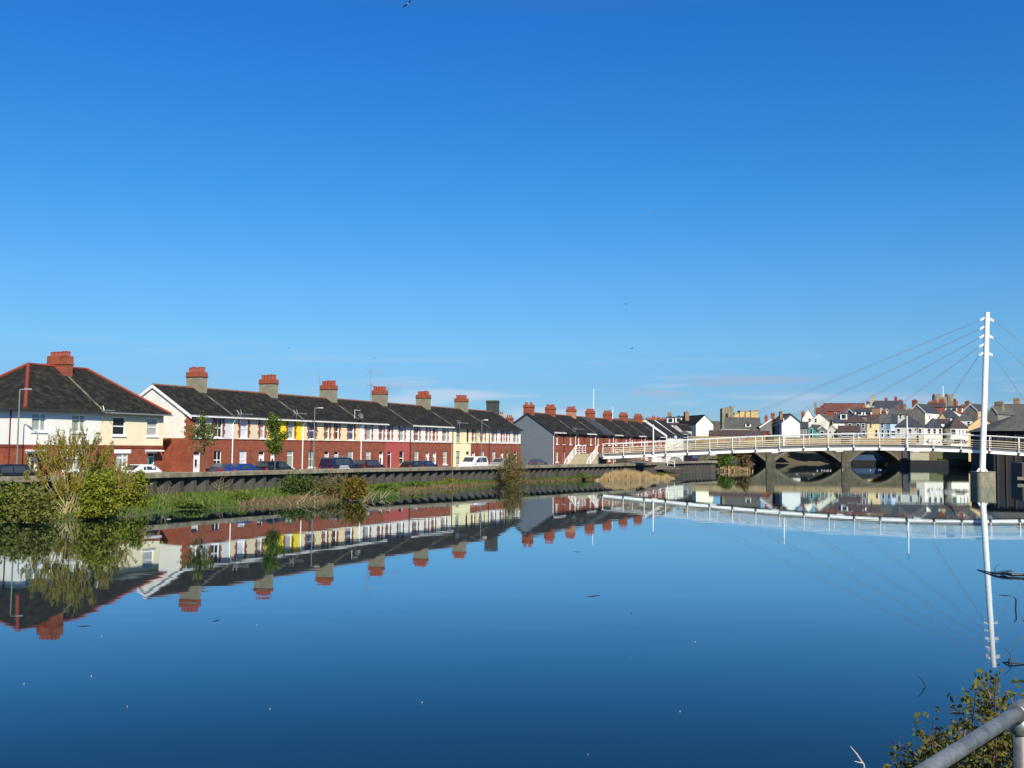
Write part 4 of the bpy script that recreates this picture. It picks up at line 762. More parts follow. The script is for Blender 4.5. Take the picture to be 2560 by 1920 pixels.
town(2410, 2443, 1026, 1010.8, 1050, 412, 'gable', STO, SLB, 'grey stone gable with white bargeboards behind the ochre gable', side=2468, verge=UPVC, chims=[(2419, 1003, 1016, 13, BRT), (2451, 1014, 1030, 8, BR)])
town(2468, 2494, 1034, 1016, 1060, 400, 'gable', STO, SLG, 'rubble stone gable with white edge right of the mast', side=2535, verge=GPA, L=14, chims=[(2498, 1004, 1036, 24, STC)])
town(2495, 2600, 1040, 1012, 1060, 420, 'side', STO, SLG, 'long grey slate roof at the right edge with brick stack', chims=[(2541, 996, 1016, 17, BRT), (2511, 1028, 1040, 16, STC)], L=14)
town(2226, 2262, 1036, 1024, 1050, 428, 'side', GPA, SLG, 'grey slate roof with pale wall tucked under the four tall red chimneys', chims=[(2246, 1016, 1028, 10, BR)], wins=w2(.6, .3, .7))
town(2204, 2230, 1034, 1022, 1050, 436, 'gable', RWC, SLB, 'small white gable under the skyline brick house with four chimneys', side=2244, verge=GPA, wins=w2(.6, .5))
town(2150, 2184, 1030, 1020, 1044, 440, 'side', RWC, SLP, 'white cottage row right under the pale yellow skyline gable', chims=[(2160, 1014, 1024, 8, BRT)], wins=w2(.5, .3, .7))
town(2376, 2412, 1040, 1028, 1056, 398, 'gable', TCR, SLG, 'cream gable between the slate hipped roof and the ochre gable', apex=.3, wins=w2(.6, .4), chims=[(2398, 1022, 1034, 9, BR)])
# top row on the skyline
town(2058, 2162, 1028, 1009.5, 1046, 470, 'side', BR, SLR, 'long red brick terrace with reddish tiled roof on the skyline', chims=[(2055, 1014, 1034, 11, BR2), (2076, 1008, 1030, 7, BR), (2098, 1018, 1034, 11, BR), (2038, 1007, 1028, 7, STC)], wins=w2(.6, .3, .5, .8))
town(2040, 2066, 1032, 1020, 1048, 455, 'side', BR, SLR, 'red brick lean-to end of the skyline terrace')
town(2100, 2162, 1036, 1020, 1048, 452, 'side', BR2, SLR, 'red brick rear wings stepped below the skyline terrace', chims=[(2120, 1012, 1024, 14, BR), (2145, 1014, 1024, 18, BR2)])
town(2163, 2179, 1019, 1008, 1040, 465, 'gable', OCH, SLP, 'pale yellow gable with chimney on the skyline', chims=[(2183, 990, 1008, 8, STY), (2170, 1004, 1012, 9, BRD)])
town(2186, 2258, 1026, 1003.5, 1040, 462, 'side', BR, SLB, 'brick house on the skyline with four tall red chimneys', chims=[(2191, 1003, 1022, 8, BR), (2215, 995, 1014, 8, BR), (2239, 992, 1012, 8, BR), (2250, 1000, 1022, 11, BR2), (2260, 1010, 1026, 12, BRT)])
town(2320, 2330, 1016, 1008, 1034, 450, 'side', BRT, SLP, 'orange brick chimney house left of the castle', chims=[(2325, 1004, 1014, 10, BRT), (2322, 1008, 1016, 8, BRT)])
town(2328, 2364, 1018, 1008, 1034, 445, 'side', BR, SLP, 'brick house with broad red stacks in front of the castle', chims=[(2335, 1001, 1018, 14, BR), (2354, 998, 1018, 15, BR), (2387, 998, 1012, 7, BRD), (2391, 1004, 1016, 8, BRT)])
# castle gatehouse, ruined tower, sandstone ruin
def tower(t, px0, px1, yt, yb, Y, mb, merlons=True):
    a, b = at(px0, yt, Y), at(px1, yt, Y); o = t.location; zb = at(px0, yb, Y).z-6
    w = b.x-a.x; cx, cy = (a.x+b.x)/2-o.x, Y-o.y; r = w/2
    mb.lathe([(r*1.03, zb-o.z), (r, a.z-o.z-.9)], 14, (cx, cy, 0))
    for k in range(7):
        an = 2*math.pi*k/7; q = [(cx+math.cos(an+e)*rr, cy+math.sin(an+e)*rr) for rr, e in ((r*.75, -.25), (r*1.0, -.25), (r*1.0, .25), (r*.75, .25))]
        hh = a.z-o.z-random.uniform(0, .35); mb.hexa([(*c, a.z-o.z-.95) for c in q], [(*c, hh) for c in q])
c0 = at(2342, 1015, 560); cs = thing('castle_gatehouse', c0, 0, 'ruined castle gatehouse with two stone towers and flagpole on the skyline', 'castle')
for a, b, yt in ((2331, 2352, 984.5), (2363, 2383, 984)): mb = MB(); tower(cs, a, b, yt, 1015, 560, mb); mb.build('tower', STC, cs)
mb = MB(); a, b = at(2350, 992, 560), at(2365, 1016, 560); mb.box(a.x-c0.x, b.x-c0.x, -1.5, 2, -8, a.z-c0.z); mb.build('curtain_wall', STC, cs)
mb = MB(); a = at(2357.5, 965, 560)-c0; mb.path([(a.x, 0, a.z-8), (a.x, 0, a.z)], .22, 6); mb.build('flagpole', UPVC, cs)
c0 = at(1820, 1046, 380); cs = thing('ruined_tower', c0, 0, 'ruined grey stone castle tower with a taller stair turret', 'castle')
mb = MB()
a, b = at(1805.5, 1021, 380)-c0, at(1826, 1046, 380)-c0; mb.box(a.x, b.x, 0, 4, -6, a.z)
for k, e in enumerate((.0, .4, .75)): mb.box(a.x+e*(b.x-a.x)*.9, a.x+(e+.2)*(b.x-a.x), 0, .8, a.z+.001, a.z+.25+.15*k)
mb.build('keep', STC, cs)
mb = MB(); a, b = at(1824, 1015, 380)-c0, at(1835, 1034, 380)-c0; mb.lathe([((b.x-a.x)/2, -6), ((b.x-a.x)/2, a.z-.3), ((b.x-a.x)/2*1.08, a.z-.3), ((b.x-a.x)/2*1.08, a.z)], 12, ((a.x+b.x)/2, 1.2, 0)); mb.build('turret', STC, cs)
mb = MB(); a, b = at(1820, 1034, 380)-c0, at(1836, 1046, 380)-c0; mb.hexa([(a.x, -.8, -6), (b.x, -.8, -6), (b.x, 0, -6), (a.x, 0, -6)], [(a.x, -.8, -.5), (b.x, -.8, a.z), (b.x, 0, a.z), (a.x, 0, -.5)]); mb.build('curtain_wall', STC, cs)
mb = MB(); a = at(1817, 1040, 380)-c0; mb.box(a.x-.5, a.x+.5, -.02, .3, a.z-1, a.z+1); mb.build('window', BLK, cs)
for i, (a, b, yt, lab) in enumerate(((1836, 1849, 1034, 'lowest sandstone wall next to the ruined tower'), (1850, 1862, 1028, 'rounded sandstone wall block second from the ruined tower'), (1864, 1876, 1029.5, 'pale sandstone wall block third from the ruined tower'), (1877.5, 1896, 1027.5, 'widest yellow sandstone wall block on the castle skyline'))):
    p, q = at(a, 1048, 388), at(b, yt, 388); t = thing('sandstone_ruin', p, 0, lab, 'ruin', 'yellow sandstone castle remains'); W, H = q.x-p.x, q.z-p.z
    mb = MB(); mb.hexa([(0, 0, -6), (W, .3, -6), (W, 4, -6), (0, 4, -6)], [(0, 0, H*random.uniform(.93, 1)), (W, .3, H), (W, 4, H*1.02), (0, 4, H)]); mb.build('wall', STY, t)
    mb = MB(); mb.hexa([(-.1, -.1, H*.97), (W+.1, .2, H), (W+.1, 4, H), (-.1, 4, H*.97)], [(-.1, .2, H+.3), (W+.1, .5, H+.35), (W+.1, 3.8, H+.3), (-.1, 3.8, H+.3)]); mb.build('coping', STC, t)
# black timber warehouse at the right edge with its quay
p0 = at(2484, 1140, 232); wh = thing('warehouse', (p0.x, p0.y, 0), R(-12), 'dark timber waterside warehouse with sweeping slate roof at the right edge', 'warehouse')
mb = MB(); mb.box(0, 30, 0, 22, -1, 9.4); mb.build('wall', BLK, wh)
mb = MB(); zr = 14.5; mb.poly([(-1.2, -1.2, 9.2), (31, -1.2, 9.5), (26, 11, zr), (8, 11, zr-1)]); mb.poly([(-1.2, 23, 9.2), (-1.2, -1.2, 9.2), (8, 11, zr-1)]); mb.poly([(31, -1.2, 9.5), (31, 23, 9.5), (26, 11, zr)]); mb.poly([(31, 23, 9.5), (-1.2, 23, 9.2), (8, 11, zr-1), (26, 11, zr)]); mb.poly([(-1.2, -1.2, 9.1), (-1.2, 23, 9.1), (31, 23, 9.3), (31, -1.2, 9.3)]); mb.build('roof', SLG, wh)
for k in range(9): mb = MB(); mb.box(.6+k*1.9, 1.0+k*1.9, -.35, 0, -1, 9.2); mb.build('post', mat('timber_brown', (.05, .035, .03), .9, .3, 1.5), wh)
for k in range(4): mb = MB(); mb.box(1.5+k*3.8, 2.6+k*3.8, -.04, .05, 6.2, 8.4); mb.build('window', GLD, wh)
p1 = at(2548, 1183, 150); t = thing('jetty', (p1.x, p1.y, 0), R(-15), 'brown timber jetty corner with pale ledge beyond the mast pier', 'jetty')
mb = MB(); mb.box(.5, 14, .4, 8, -1, at(2550, 1157, 150).z); mb.build('pile_wall', mat('timber_grey', (.1, .08, .07), .9, .3, 1.2, stretch=(2, 2, .3)), t); mb = MB(); mb.box(-.3, 14, -.2, .39, .3, .75); mb.build('ledge', CONC, t)
# ---------------------------------------------------------------- plants
def leaf_mesh(name, C, S, material, parent=None, aspect=1.7, up=.0, fold=False, loc=None):
    C = np.asarray(C, float); n = len(C); S = np.broadcast_to(np.asarray(S, float), (n,))
    d = rng.normal(size=(n, 3)); d[:, 2] += up; d /= np.linalg.norm(d, axis=1)[:, None]
    e = rng.normal(size=(n, 3)); e -= (e*d).sum(1)[:, None]*d; e /= np.linalg.norm(e, axis=1)[:, None]
    a = (S*aspect*.5)[:, None]; b = (S*.5)[:, None]
    if fold:
        nn = np.cross(d, e); V = np.stack([C-d*a, C-d*a*.2+e*b+nn*b*.4, C+d*a*.5+e*b*.6+nn*b*.3, C+d*a*1.1, C+d*a*.5-e*b*.6+nn*b*.3, C-d*a*.2-e*b+nn*b*.4], 1).reshape(-1, 3)
        faces = [(6*i, 6*i+1, 6*i+2, 6*i+3) for i in range(n)]+[(6*i, 6*i+3, 6*i+4, 6*i+5) for i in range(n)]
    else:
        V = np.stack([C-d*a, C+e*b, C+d*a, C-e*b], 1).reshape(-1, 3); faces = [(4*i, 4*i+1, 4*i+2, 4*i+3) for i in range(n)]
    me = bpy.data.meshes.new(name); me.from_pydata(V.tolist(), [], faces); me.materials.append(material); me.update()
    o = bpy.data.objects.new(name, me); COL.objects.link(o)
    if parent: o.parent = parent
    if loc is not None: o.location = loc
    return o
BARK = mat('bark_brown', (.12, .085, .055), .9, .3, 6); BARKP = mat('bark_pale', (.3, .25, .16), .9, .3, 5); BARKG = mat('bark_olive', (.2, .16, .06), .85, .3, 5)
LG = leafmat('leaf_green', (.04, .075, .012), (.12, .18, .025), (.24, .29, .06)); LO = leafmat('leaf_olive', (.06, .055, .014), (.15, .13, .03), (.25, .21, .06)); LY = leafmat('leaf_yellow_green', (.1, .125, .012), (.26, .28, .03), (.4, .4, .08))
LGO = leafmat('leaf_gorse', (.07, .075, .012), (.24, .17, .02), (.5, .34, .04)); LBR = leafmat('leaf_brownish', (.07, .05, .02), (.2, .14, .05), (.3, .22, .1)); LDK = leafmat('leaf_dark', (.02, .045, .01), (.06, .09, .02), (.13, .15, .04)); LRD = leafmat('reed_tan', (.28, .19, .09), (.46, .33, .17), (.58, .44, .25), .15)
def shrub(name, px0, px1, ytop, ybase, base, label, lm, cat='shrub', n=4000, size=.12, depth=None, clumps=12, bark=BARK, twigs=14, group=None, airy=.34, seed=0, up=0, aspect=1.7):
    """base: ground point; the outline spans px0..px1 and reaches ytop at that distance"""
    rs = np.random.default_rng(seed+11); Y = base.y; m = Y/F
    W = (px1-px0)*m/2; H = (ybase-ytop)*m; D = depth or W*.7; cx = at((px0+px1)/2, ybase, Y).x; z0 = base.z
    t = thing(name, (cx, Y, z0), 0, label, cat, group)
    cl = []
    for k in range(clumps):
        an = rs.uniform(0, 2*np.pi); rr = np.sqrt(rs.uniform(0, .8)); hh = rs.uniform(.12, .86)
        sc = math.sqrt(max(.08, 1-(hh-.25)**2*1.35)); cl.append((math.cos(an)*rr*W*.8*sc, math.sin(an)*rr*D*.8*sc, hh*H, rs.uniform(.14, .36)))
    cl = np.array(cl); idx = rs.integers(0, clumps, n); v = rs.normal(size=(n, 3)); v /= np.linalg.norm(v, axis=1)[:, None]; v *= (rs.uniform(0, 1, n)**.45)[:, None]
    C = cl[idx, :3]+v*cl[idx, 3][:, None]*np.array([W, D, H*.7])*1.15
    k = int(n*airy); C[:k] = np.c_[rs.normal(0, .42, k)*W, rs.normal(0, .42, k)*D, np.abs(rs.normal(.3, .28, k))*H]
    C[:, 2] = np.abs(C[:, 2]); leaf_mesh('foliage', C, size*rs.uniform(.6, 1.4, n), lm, t, up=up, aspect=aspect)
    mb = MB()
    for i in range(twigs):
        c = cl[i % clumps, :3]; p = [Vector((rs.normal(0, W*.1), rs.normal(0, D*.1), -.1)), Vector((c[0]*.5, c[1]*.5, c[2]*.6)), Vector((c[0]*1.05, c[1]*1.05, c[2]*1.1+rs.uniform(0, .2)*H))]; mb.path(p, [.035, .022, .006], 5)
    mb.build('branches', bark, t); return t
def sapling(name, base, h, spread, label, bark, n=9, leaf=None, nl=300, ls=.08, group=None, seed=1, trunk=.25, rad=.05, cat='tree', crown=None, lean=0, loc_only=False, tag_crown='crown'):
    rs = np.random.default_rng(seed); t = thing(name, base, 0, label, cat, group); mb = MB(); tips = []
    top = Vector((lean*h*.3, 0, h*trunk)); mb.path([Vector((0, 0, -.15)), Vector((lean*.1*h, .02, h*trunk*.5)), top], [rad, rad*.8, rad*.7], 7)
    for i in range(n):
        an = 2*math.pi*i/n+rs.uniform(-.5, .5); r = spread*rs.uniform(.35, 1); hh = h*rs.uniform(.55, 1)*(1-.25*r/spread)
        s0 = top*rs.uniform(.75, 1.0); e = Vector((lean*h*.5+math.cos(an)*r, math.sin(an)*r*.8, hh)); mid = s0.lerp(e, .5)+Vector((math.cos(an)*r*.12, 0, -h*.03))
        mb.path([s0, mid, e], [rad*.5, rad*.32, rad*.1], 5); tips.append((s0, mid, e))
        for k in range(4):
            f = rs.uniform(.35, .95); a = mid.lerp(e, max(0, f*2-1)) if f > .5 else s0.lerp(mid, f*2); q = a+Vector((rs.normal(0, .22*spread), rs.normal(0, .2*spread), rs.uniform(.05, .22)*h)); mb.path([a, a.lerp(q, .5)+Vector((0, 0, .03*h)), q], [rad*.2, rad*.13, rad*.06], 4); tips.append((a, a.lerp(q, .5), q))
    mb.build('trunk', bark, t)
    if leaf:
        C = []
        for k in range(nl):
            s0, mid, e = tips[rs.integers(len(tips))]; f = rs.uniform(.3, 1.05); p = mid.lerp(e, f); C.append(np.array(p)+rs.normal(0, 1, 3)*np.array([.13, .13, .1])*spread)
        leaf_mesh(tag_crown, C, ls*rs.uniform(.6, 1.4, nl), leaf, t)
    return t
# the many-stemmed willow at the water's edge
wb = atz(175, 1292, 0); t = thing('willow_shrub', (wb.x, wb.y, 0), 0, 'multi-stemmed leafless looking willow with ochre twigs leaning over the water', 'willow')
mb = MB(); C = []; rs = np.random.default_rng(5)
for i in range(30):
    u = (i+rs.uniform(-.4, .4))/29; ex = 62+u*278; env = [1180, 1120, 1105, 1110, 1088, 1092, 1120, 1135, 1165, 1215]; ey = np.interp(u*9, range(10), env)+rs.uniform(-14, 30)
    e = at(ex, ey, wb.y+rs.uniform(-1.6, 1.8))-wb; s0 = Vector((rs.uniform(-.35, .3), rs.uniform(-.3, .3), -.2)); mid = Vector((e.x*.42, e.y*.4, e.z*.42+rs.uniform(-.2, .1)))
    pts = [s0, s0.lerp(mid, .5)+Vector((0, 0, .05)), mid, mid.lerp(e, .5)+Vector((-e.x*.03, 0, .1)), e]; r0 = rs.uniform(.035, .075); mb.path(pts, [r0, r0*.8, r0*.55, r0*.33, .008], 6)
    for k in range(20):
        f = rs.uniform(.35, .98); a = pts[2].lerp(pts[4], (f-.3)/.7) if f > .5 else pts[1].lerp(pts[2], f*1.5); h = rs.uniform(.35, 1.1); q = a+Vector((rs.normal(e.x*.05, .16), rs.normal(0, .16), h)); mb.path([a, a.lerp(q, .5)+Vector((rs.normal(0, .04), 0, 0)), q], [.013, .009, .004], 4)
        for j in range(24): p = a.lerp(q, rs.uniform(.1, 1.05)); C.append(np.array(p)+rs.normal(0, .045, 3))
mb.build('branches', mat('willow_bark', (.33, .27, .14), .85, .3, 6), t); leaf_mesh('foliage', C, .05, leafmat('leaf_willow', (.12, .1, .01), (.27, .24, .025), (.4, .38, .06)), t, up=2.2, aspect=3.2)
mb = MB()
for sx in (-1.9, -1.2, .9): mb.path([Vector((sx*.2, -.2, .1)), Vector((sx*.6, -.5, .35)), Vector((sx*1.3, -.8, .25))], [.05, .04, .02], 5)
mb.build('low_limbs', BARKP, t)
gp = lambda px, py, z=.15: atz(px, py, z)
shrub('shrub', -60, 122, 1218, 1310, gp(30, 1296), 'low olive green scrub on the bank at the far left under the wall', leafmat('leaf_scrub', (.06, .08, .014), (.16, .2, .028), (.32, .33, .08)), n=4600, size=.11, clumps=46, airy=.5, twigs=40, bark=BARKP, seed=1)
shrub('shrub', 20, 150, 1238, 1318, gp(90, 1304), 'light olive scrub at the water edge left of the willow stems', leafmat('leaf_scrub_dry', (.09, .1, .022), (.2, .21, .045), (.36, .33, .12)), n=2400, size=.11, clumps=30, airy=.4, seed=2)
shrub('shrub', 188, 300, 1190, 1300, gp(240, 1292), 'dense yellow green bush at the water edge right of the willow stems', LY, n=6500, size=.11, clumps=40, airy=.3, seed=3)
shrub('shrub', 255, 385, 1182, 1275, gp(320, 1268), 'yellow green bush against the flood wall behind the willow', LY, n=4500, size=.11, clumps=36, seed=4)
shrub('shrub', 120, 330, 1168, 1262, gp(225, 1262), 'dark green bush in the shade between the willow and the wall', LG, n=4500, size=.13, clumps=16, seed=5)
shrub('bramble_patch', 686, 804, 1187, 1246, gp(745, 1240), 'dark green bramble mound climbing the flood wall', leafmat('leaf_bramble_dark', (.035, .06, .012), (.09, .13, .025), (.2, .2, .06)), n=3600, size=.11, clumps=26, airy=.5, twigs=24, bark=BARKP, seed=6)
shrub('bramble_patch', 780, 880, 1196, 1250, gp(830, 1242), 'brownish twiggy bramble next to the yellow flowering gorse', LO, n=1500, size=.1, clumps=22, airy=.6, bark=BARKP, twigs=40, seed=7)
shrub('gorse_bush', 850, 922, 1199, 1254, gp(885, 1246), 'gorse bush with orange yellow flowers by the wall', LGO, n=2800, size=.1, clumps=26, airy=.45, seed=8)
shrub('twiggy_bush', 1244, 1322, 1122, 1208, gp(1281, 1209), 'tall round olive brown bush in front of the slate blue gable', leafmat('leaf_twiggy', (.1, .085, .025), (.22, .18, .055), (.34, .28, .11)), n=4600, size=.085, clumps=40, bark=BARKG, twigs=90, airy=.62, seed=9, up=1.2, depth=1.2)
shrub('shrub', 1778, 1845, 1132, 1184, at(1812, 1183, 203), 'dark green bush at the far end of the flood wall', LG, n=2600, size=.28, clumps=12, seed=10)
shrub('shrub', 1838, 1880, 1126, 1182, at(1858, 1180, 212), 'brown bare bush between the wall end and the first stone arch', LBR, n=1800, size=.26, clumps=12, twigs=30, airy=.5, seed=11)
shrub('dry_grass_tuft', 1792, 1880, 1170, 1186, at(1830, 1184, 200), 'straw coloured grass tuft below the dark green bush at the wall end', LRD, n=1500, size=.25, clumps=10, twigs=3, seed=12, up=1.5, aspect=4)
for i, (a, b, yt, yb, lm, lab) in enumerate(((575, 628, 1234, 1254, LG, 'bright green dock clump at the foot of the wall, left of the brambles'), (930, 1000, 1212, 1230, LG, 'low green weeds by the wall just right of the gorse'), (1000, 1075, 1206, 1222, LG, 'low green weeds under the salmon pink house'), (1085, 1150, 1199, 1214, LY, 'bright green weeds at the wall under the pale yellow house'), (1165, 1235, 1196, 1208, LG, 'green weeds at the wall left of the round bush'), (1412, 1478, 1184, 1199, LG, 'small green weeds at the wall left of the tan reeds'), (430, 520, 1256, 1268, LG, 'small green weeds by the wall under the white gable'))):
    shrub('weed_clump', a, b, yt, yb, gp((a+b)/2, yb-3, .2), lab, lm, cat='weeds', n=1100, size=.12, clumps=14, airy=.6, twigs=4, seed=20+i, group='weed clumps along the foot of the flood wall')
sapling('bare_sapling', gp(547, 1238, .2), 2.1, 1.1, 'pale leafless sapling against the sheet piles under the white gable house', BARKP, n=8, seed=3, trunk=.3, rad=.035)
sapling('bare_sapling', gp(842, 1238, .2), 2.7, 1.4, 'leafless sapling rising above the wall before the dark blue van', BARKP, n=8, seed=4, trunk=.35, rad=.04)
sapling('bare_sapling', gp(408, 1262, .2), 1.9, .7, 'thin dry stems by the wall right of the yellow green bushes', BARKP, n=6, seed=9, trunk=.2, rad=.02)
sapling('bare_sapling', gp(1131, 1212, .2), 3.6, .5, 'single thin dry stem in front of the wall below the pale yellow house', BARKP, n=3, seed=6, trunk=.6, rad=.02)
# reed bed
rb0 = gp(1580, 1202, .0); t = thing('reed_bed', rb0, 0, 'tan dry reed bed standing in the water below the footbridge', 'reeds'); rs = np.random.default_rng(8); mb = MB()
for k in range(5200):
    px = rs.uniform(1495, 1668); top = np.interp(px, [1495, 1525, 1545, 1600, 1625, 1655, 1670], [1199, 1180, 1173, 1177, 1185, 1190, 1199])+rs.uniform(-3, 14)+4*math.sin(px*.21)*math.sin(px*.063+1); yb = np.interp(px, [1495, 1670], [1203, 1197]); p = atz(px, yb, 0); p.y += rs.uniform(0, 5); p.x += (p.y-rb0.y)*.1; h = max(.2, at(px, top, p.y).z)
    q = p-rb0; l = rs.normal(0, .12, 2); mb.poly([(q.x-.035, q.y, -.1), (q.x+.035, q.y, -.1), (q.x+l[0]+.01, q.y+l[1], h)])
o = mb.build('reeds', LRD, t); o['kind'] = 'stuff'
# grass of the bank
mb = MB(); rs = np.random.default_rng(9); bl = []
for a, b in zip(shore, shore[1:]):
    for k in range(int((b-a).length*300)):
        p = a.lerp(b, rs.uniform()); f = rs.uniform()**.8; best = Vector((wall_at(min(185, p.y+2)), p.y+2, 0)); q = p.lerp(best, f); px = 1280+q.x/q.y*F
        dry = (600 < px < 900 and f < .35) or (px > 1000 and f < .3) or rs.uniform() < .08+.16*math.sin(q.x*.9)*math.sin(q.y*.6); h = rs.uniform(.1, .4)*(1 if px < 1200 else .7); an = rs.uniform(0, math.pi); c, s_ = math.cos(an)*.05, math.sin(an)*.05; l = rs.normal(0, .12, 2); z = .02+.38*f
        mb.poly([(q.x-c, q.y-s_, z), (q.x+c, q.y+s_, z), (q.x+l[0], q.y+l[1], z+h)], 1 if dry else 0)
tag(mb.build('grass', [leafmat('grass_green', (.055, .1, .014), (.14, .225, .03), (.25, .29, .075)), leafmat('grass_dry', (.16, .1, .05), (.28, .19, .1), (.38, .28, .16))]), 'rough green grass on the bank below the wall', 'grass', kind='stuff')
# branches lying on the shore
for i, (a, b, lab) in enumerate((((735, 1262), (842, 1236), 'tangle of bare branches washed up before the brambles'), ((905, 1258), (985, 1238), 'pale dead branches lying at the water edge beyond the gorse'))):
    p, q = atz(*a, .05), atz(*b, .12); t = thing('dead_branches', p, 0, lab, 'dead branches'); mb = MB(); rs = np.random.default_rng(30+i)
    for k in range(9): f = rs.uniform(0, .8); s0 = (q-p)*f+Vector((0, rs.uniform(-.8, .8), 0)); e = s0+(q-p)*rs.uniform(.2, .5)+Vector((rs.normal(0, .5), rs.normal(0, .5), rs.uniform(0, .9))); mb.path([s0, s0.lerp(e, .5)+Vector((0, 0, .12)), e], [.035, .025, .008], 5)
    mb.build('branches', BARKP, t)
# street trees on the pavement edge by the wall
b1 = road_pt(508, 6.0, 1.2); b2 = road_pt(688, 6.3, 1.2)
def street_tree(base, h, crown0, wid, nl, lm, label, seed, px0, low=0):
    rs = np.random.default_rng(seed); t = thing('street_tree', base, 0, label, 'tree', 'young street trees by the flood wall'); mb = MB()
    mb.path([Vector((0, 0, -.1)), Vector((.02, 0, h*.3)), Vector((-.05, 0, h*.6)), Vector((.03, 0, h*.95))], [.075, .065, .045, .012], 7); C = []
    for i in range(26):
        z0 = rs.uniform(crown0-.3, h*.85); an = rs.uniform(0, 2*math.pi); u = (z0-crown0)/(h-crown0); r = wid*(.55+.5*math.sin(math.pi*min(1, max(0, u+.18))))*rs.uniform(.45, 1.05); e = Vector((math.cos(an)*r, math.sin(an)*r, z0+rs.uniform(.3, .9))); s0 = Vector((0, 0, z0-.1)); m_ = s0.lerp(e, .5)+Vector((0, 0, .1)); mb.path([s0, m_, e], [.024, .014, .005], 5)
        for k in range(nl//26): f = rs.uniform(.15, 1.1); p = s0.lerp(e, f); C.append(np.array(p)+rs.normal(0, .17, 3))
    mb.build('trunk', BARK, t); leaf_mesh('crown', C, .115*rs.uniform(.6, 1.4, len(C)), lm, t, aspect=1.5); return t
street_tree(b1, 5.9, 2.6, 1.35, 1500, leafmat('leaf_tree_dark', (.06, .09, .016), (.17, .2, .045), (.28, .24, .08), .35), 'sparse young street tree with thin leaves before the end terrace house', 41, 508)
street_tree(b2, 5.9, 2.55, 1.1, 3000, leafmat('leaf_tree_green', (.06, .11, .015), (.17, .25, .035), (.3, .36, .07), .35), 'fuller green young street tree before the bright yellow house', 42, 688)
# ---------------------------------------------------------------- lamps, aerials, masts
def lamp(px, ytop, off, label, arm, Yfix=None):
    b = road_pt(px, off, 1.27); h = at(px, ytop, b.y).z-1.27; t = thing('street_lamp', b, 0, label, 'street lamp', 'street lamps along the terraces')
    mb = MB(); mb.path([(0, 0, 0), (0, 0, 1.5)], [.09, .085], 8); mb.path([(0, 0, 1.5), (0, 0, h-.1)], [.06, .045], 8); mb.build('pole', mat('lamp_green_grey', (.16, .19, .17), .5, .1, 2), t)
    mb = MB(); d = Vector((DX, DY, 0))*.55+Vector((.6, -.4, 0)); mb.path([(0, 0, h-.14), (0, 0, h), d*arm*.35+Vector((0, 0, h+.03))], [.05, .045, .035], 6); mb.build('arm', ALU, t)
    mb = MB(); p, q = d*arm*.35, d*arm; n = Vector((-d.y, d.x, 0)).normalized()*.09; z = Vector((0, 0, h)); mb.hexa([p-n*.6+z, p+n*.6+z, q+n+z, q-n+z], [p-n*.4+z+Vector((0, 0, .1)), p+n*.4+z+Vector((0, 0, .1)), q+n*.7+z+Vector((0, 0, .1)), q-n*.7+z+Vector((0, 0, .1))]); mb.build('lamp_head', ALU, t)
lamp(44, 974, 1.6, 'grey green street lamp before the left end of the white house', 1.0)
lamp(785, 1020.6, 1.5, 'grey street lamp before the cream house next to the yellow one', 1.0)
lamp(1204, 1050.7, 1.5, 'grey street lamp behind the white camper van', 1.0)
def aerial(px, py, Y, label, size=1.0, mast=1.0, deep=0, dish=False, rot=0):
    p = at(px, py, Y); t = thing('tv_aerial', p, rot, label, 'aerial', 'television aerials on roofs and eaves'); mb = MB(); s = size
    mb.path([(0, 0, -mast), (0, 0, .15)], .022, 5); mb.build('mast', ALU, t); mb = MB()
    mb.path([(-.35*s, 0, 0), (1.25*s, 0, -.05)], .02, 5)
    for k in range(7): x = -.1+.2*k; mb.path([(x*s, 0, -.17*s), (x*s, 0, .13*s)], .01, 4)
    for sg in (-1, 1): mb.path([(-.1*s, 0, 0), (-.38*s, .1*sg, .38*s*sg)], .018, 4); mb.path([(.15*s, 0, 0), (-.02*s, .05*sg, .42*s*sg)], .018, 4)
    mb.build('boom', ALU, t)
    return t
Yf = lambda px, off=.5: road_pt(px, off).y
aerial(601, 1035, Yf(601), 'grey aerial on the gutter above the beige house', 1.0, .9)
aerial(741, 1033, Yf(741), 'aerial on the gutter above the bright yellow house', .9, .8)
aerial(1149, 1057, Yf(1149), 'aerial on the eaves above the pale yellow house', 1.0, 1.2)
aerial(257, 1025, line_s(257, H0)*DY+H0[1]-.5, 'aerial on the gutter where the white and cream halves meet', .8, .7)
cY = lambda k, e=0: T1[1]+DY*(S1+SP*k+e)+NY*4.49
aerial(927, 931, cY(3), 'tall twin branched aerial high above the fourth grey chimney', 1.3, 4.2, rot=.2)
aerial(970, 971, cY(3, 1), 'long thin aerial pointing right beside the fourth grey chimney', 1.5, 1.6, rot=.1)
aerial(929, 963, cY(3, -.6), 'small aerial left of the fourth grey chimney', .6, 1.5, rot=2.9)
aerial(1155, 988, cY(5), 'little aerial between pots of the sixth grey chimney', .6, 1.0)
aerial(1438, 1072, at(1438, 1072, 168).y, 'bracket aerial on the eaves of the second red brick pair', 1.2, 1.5)
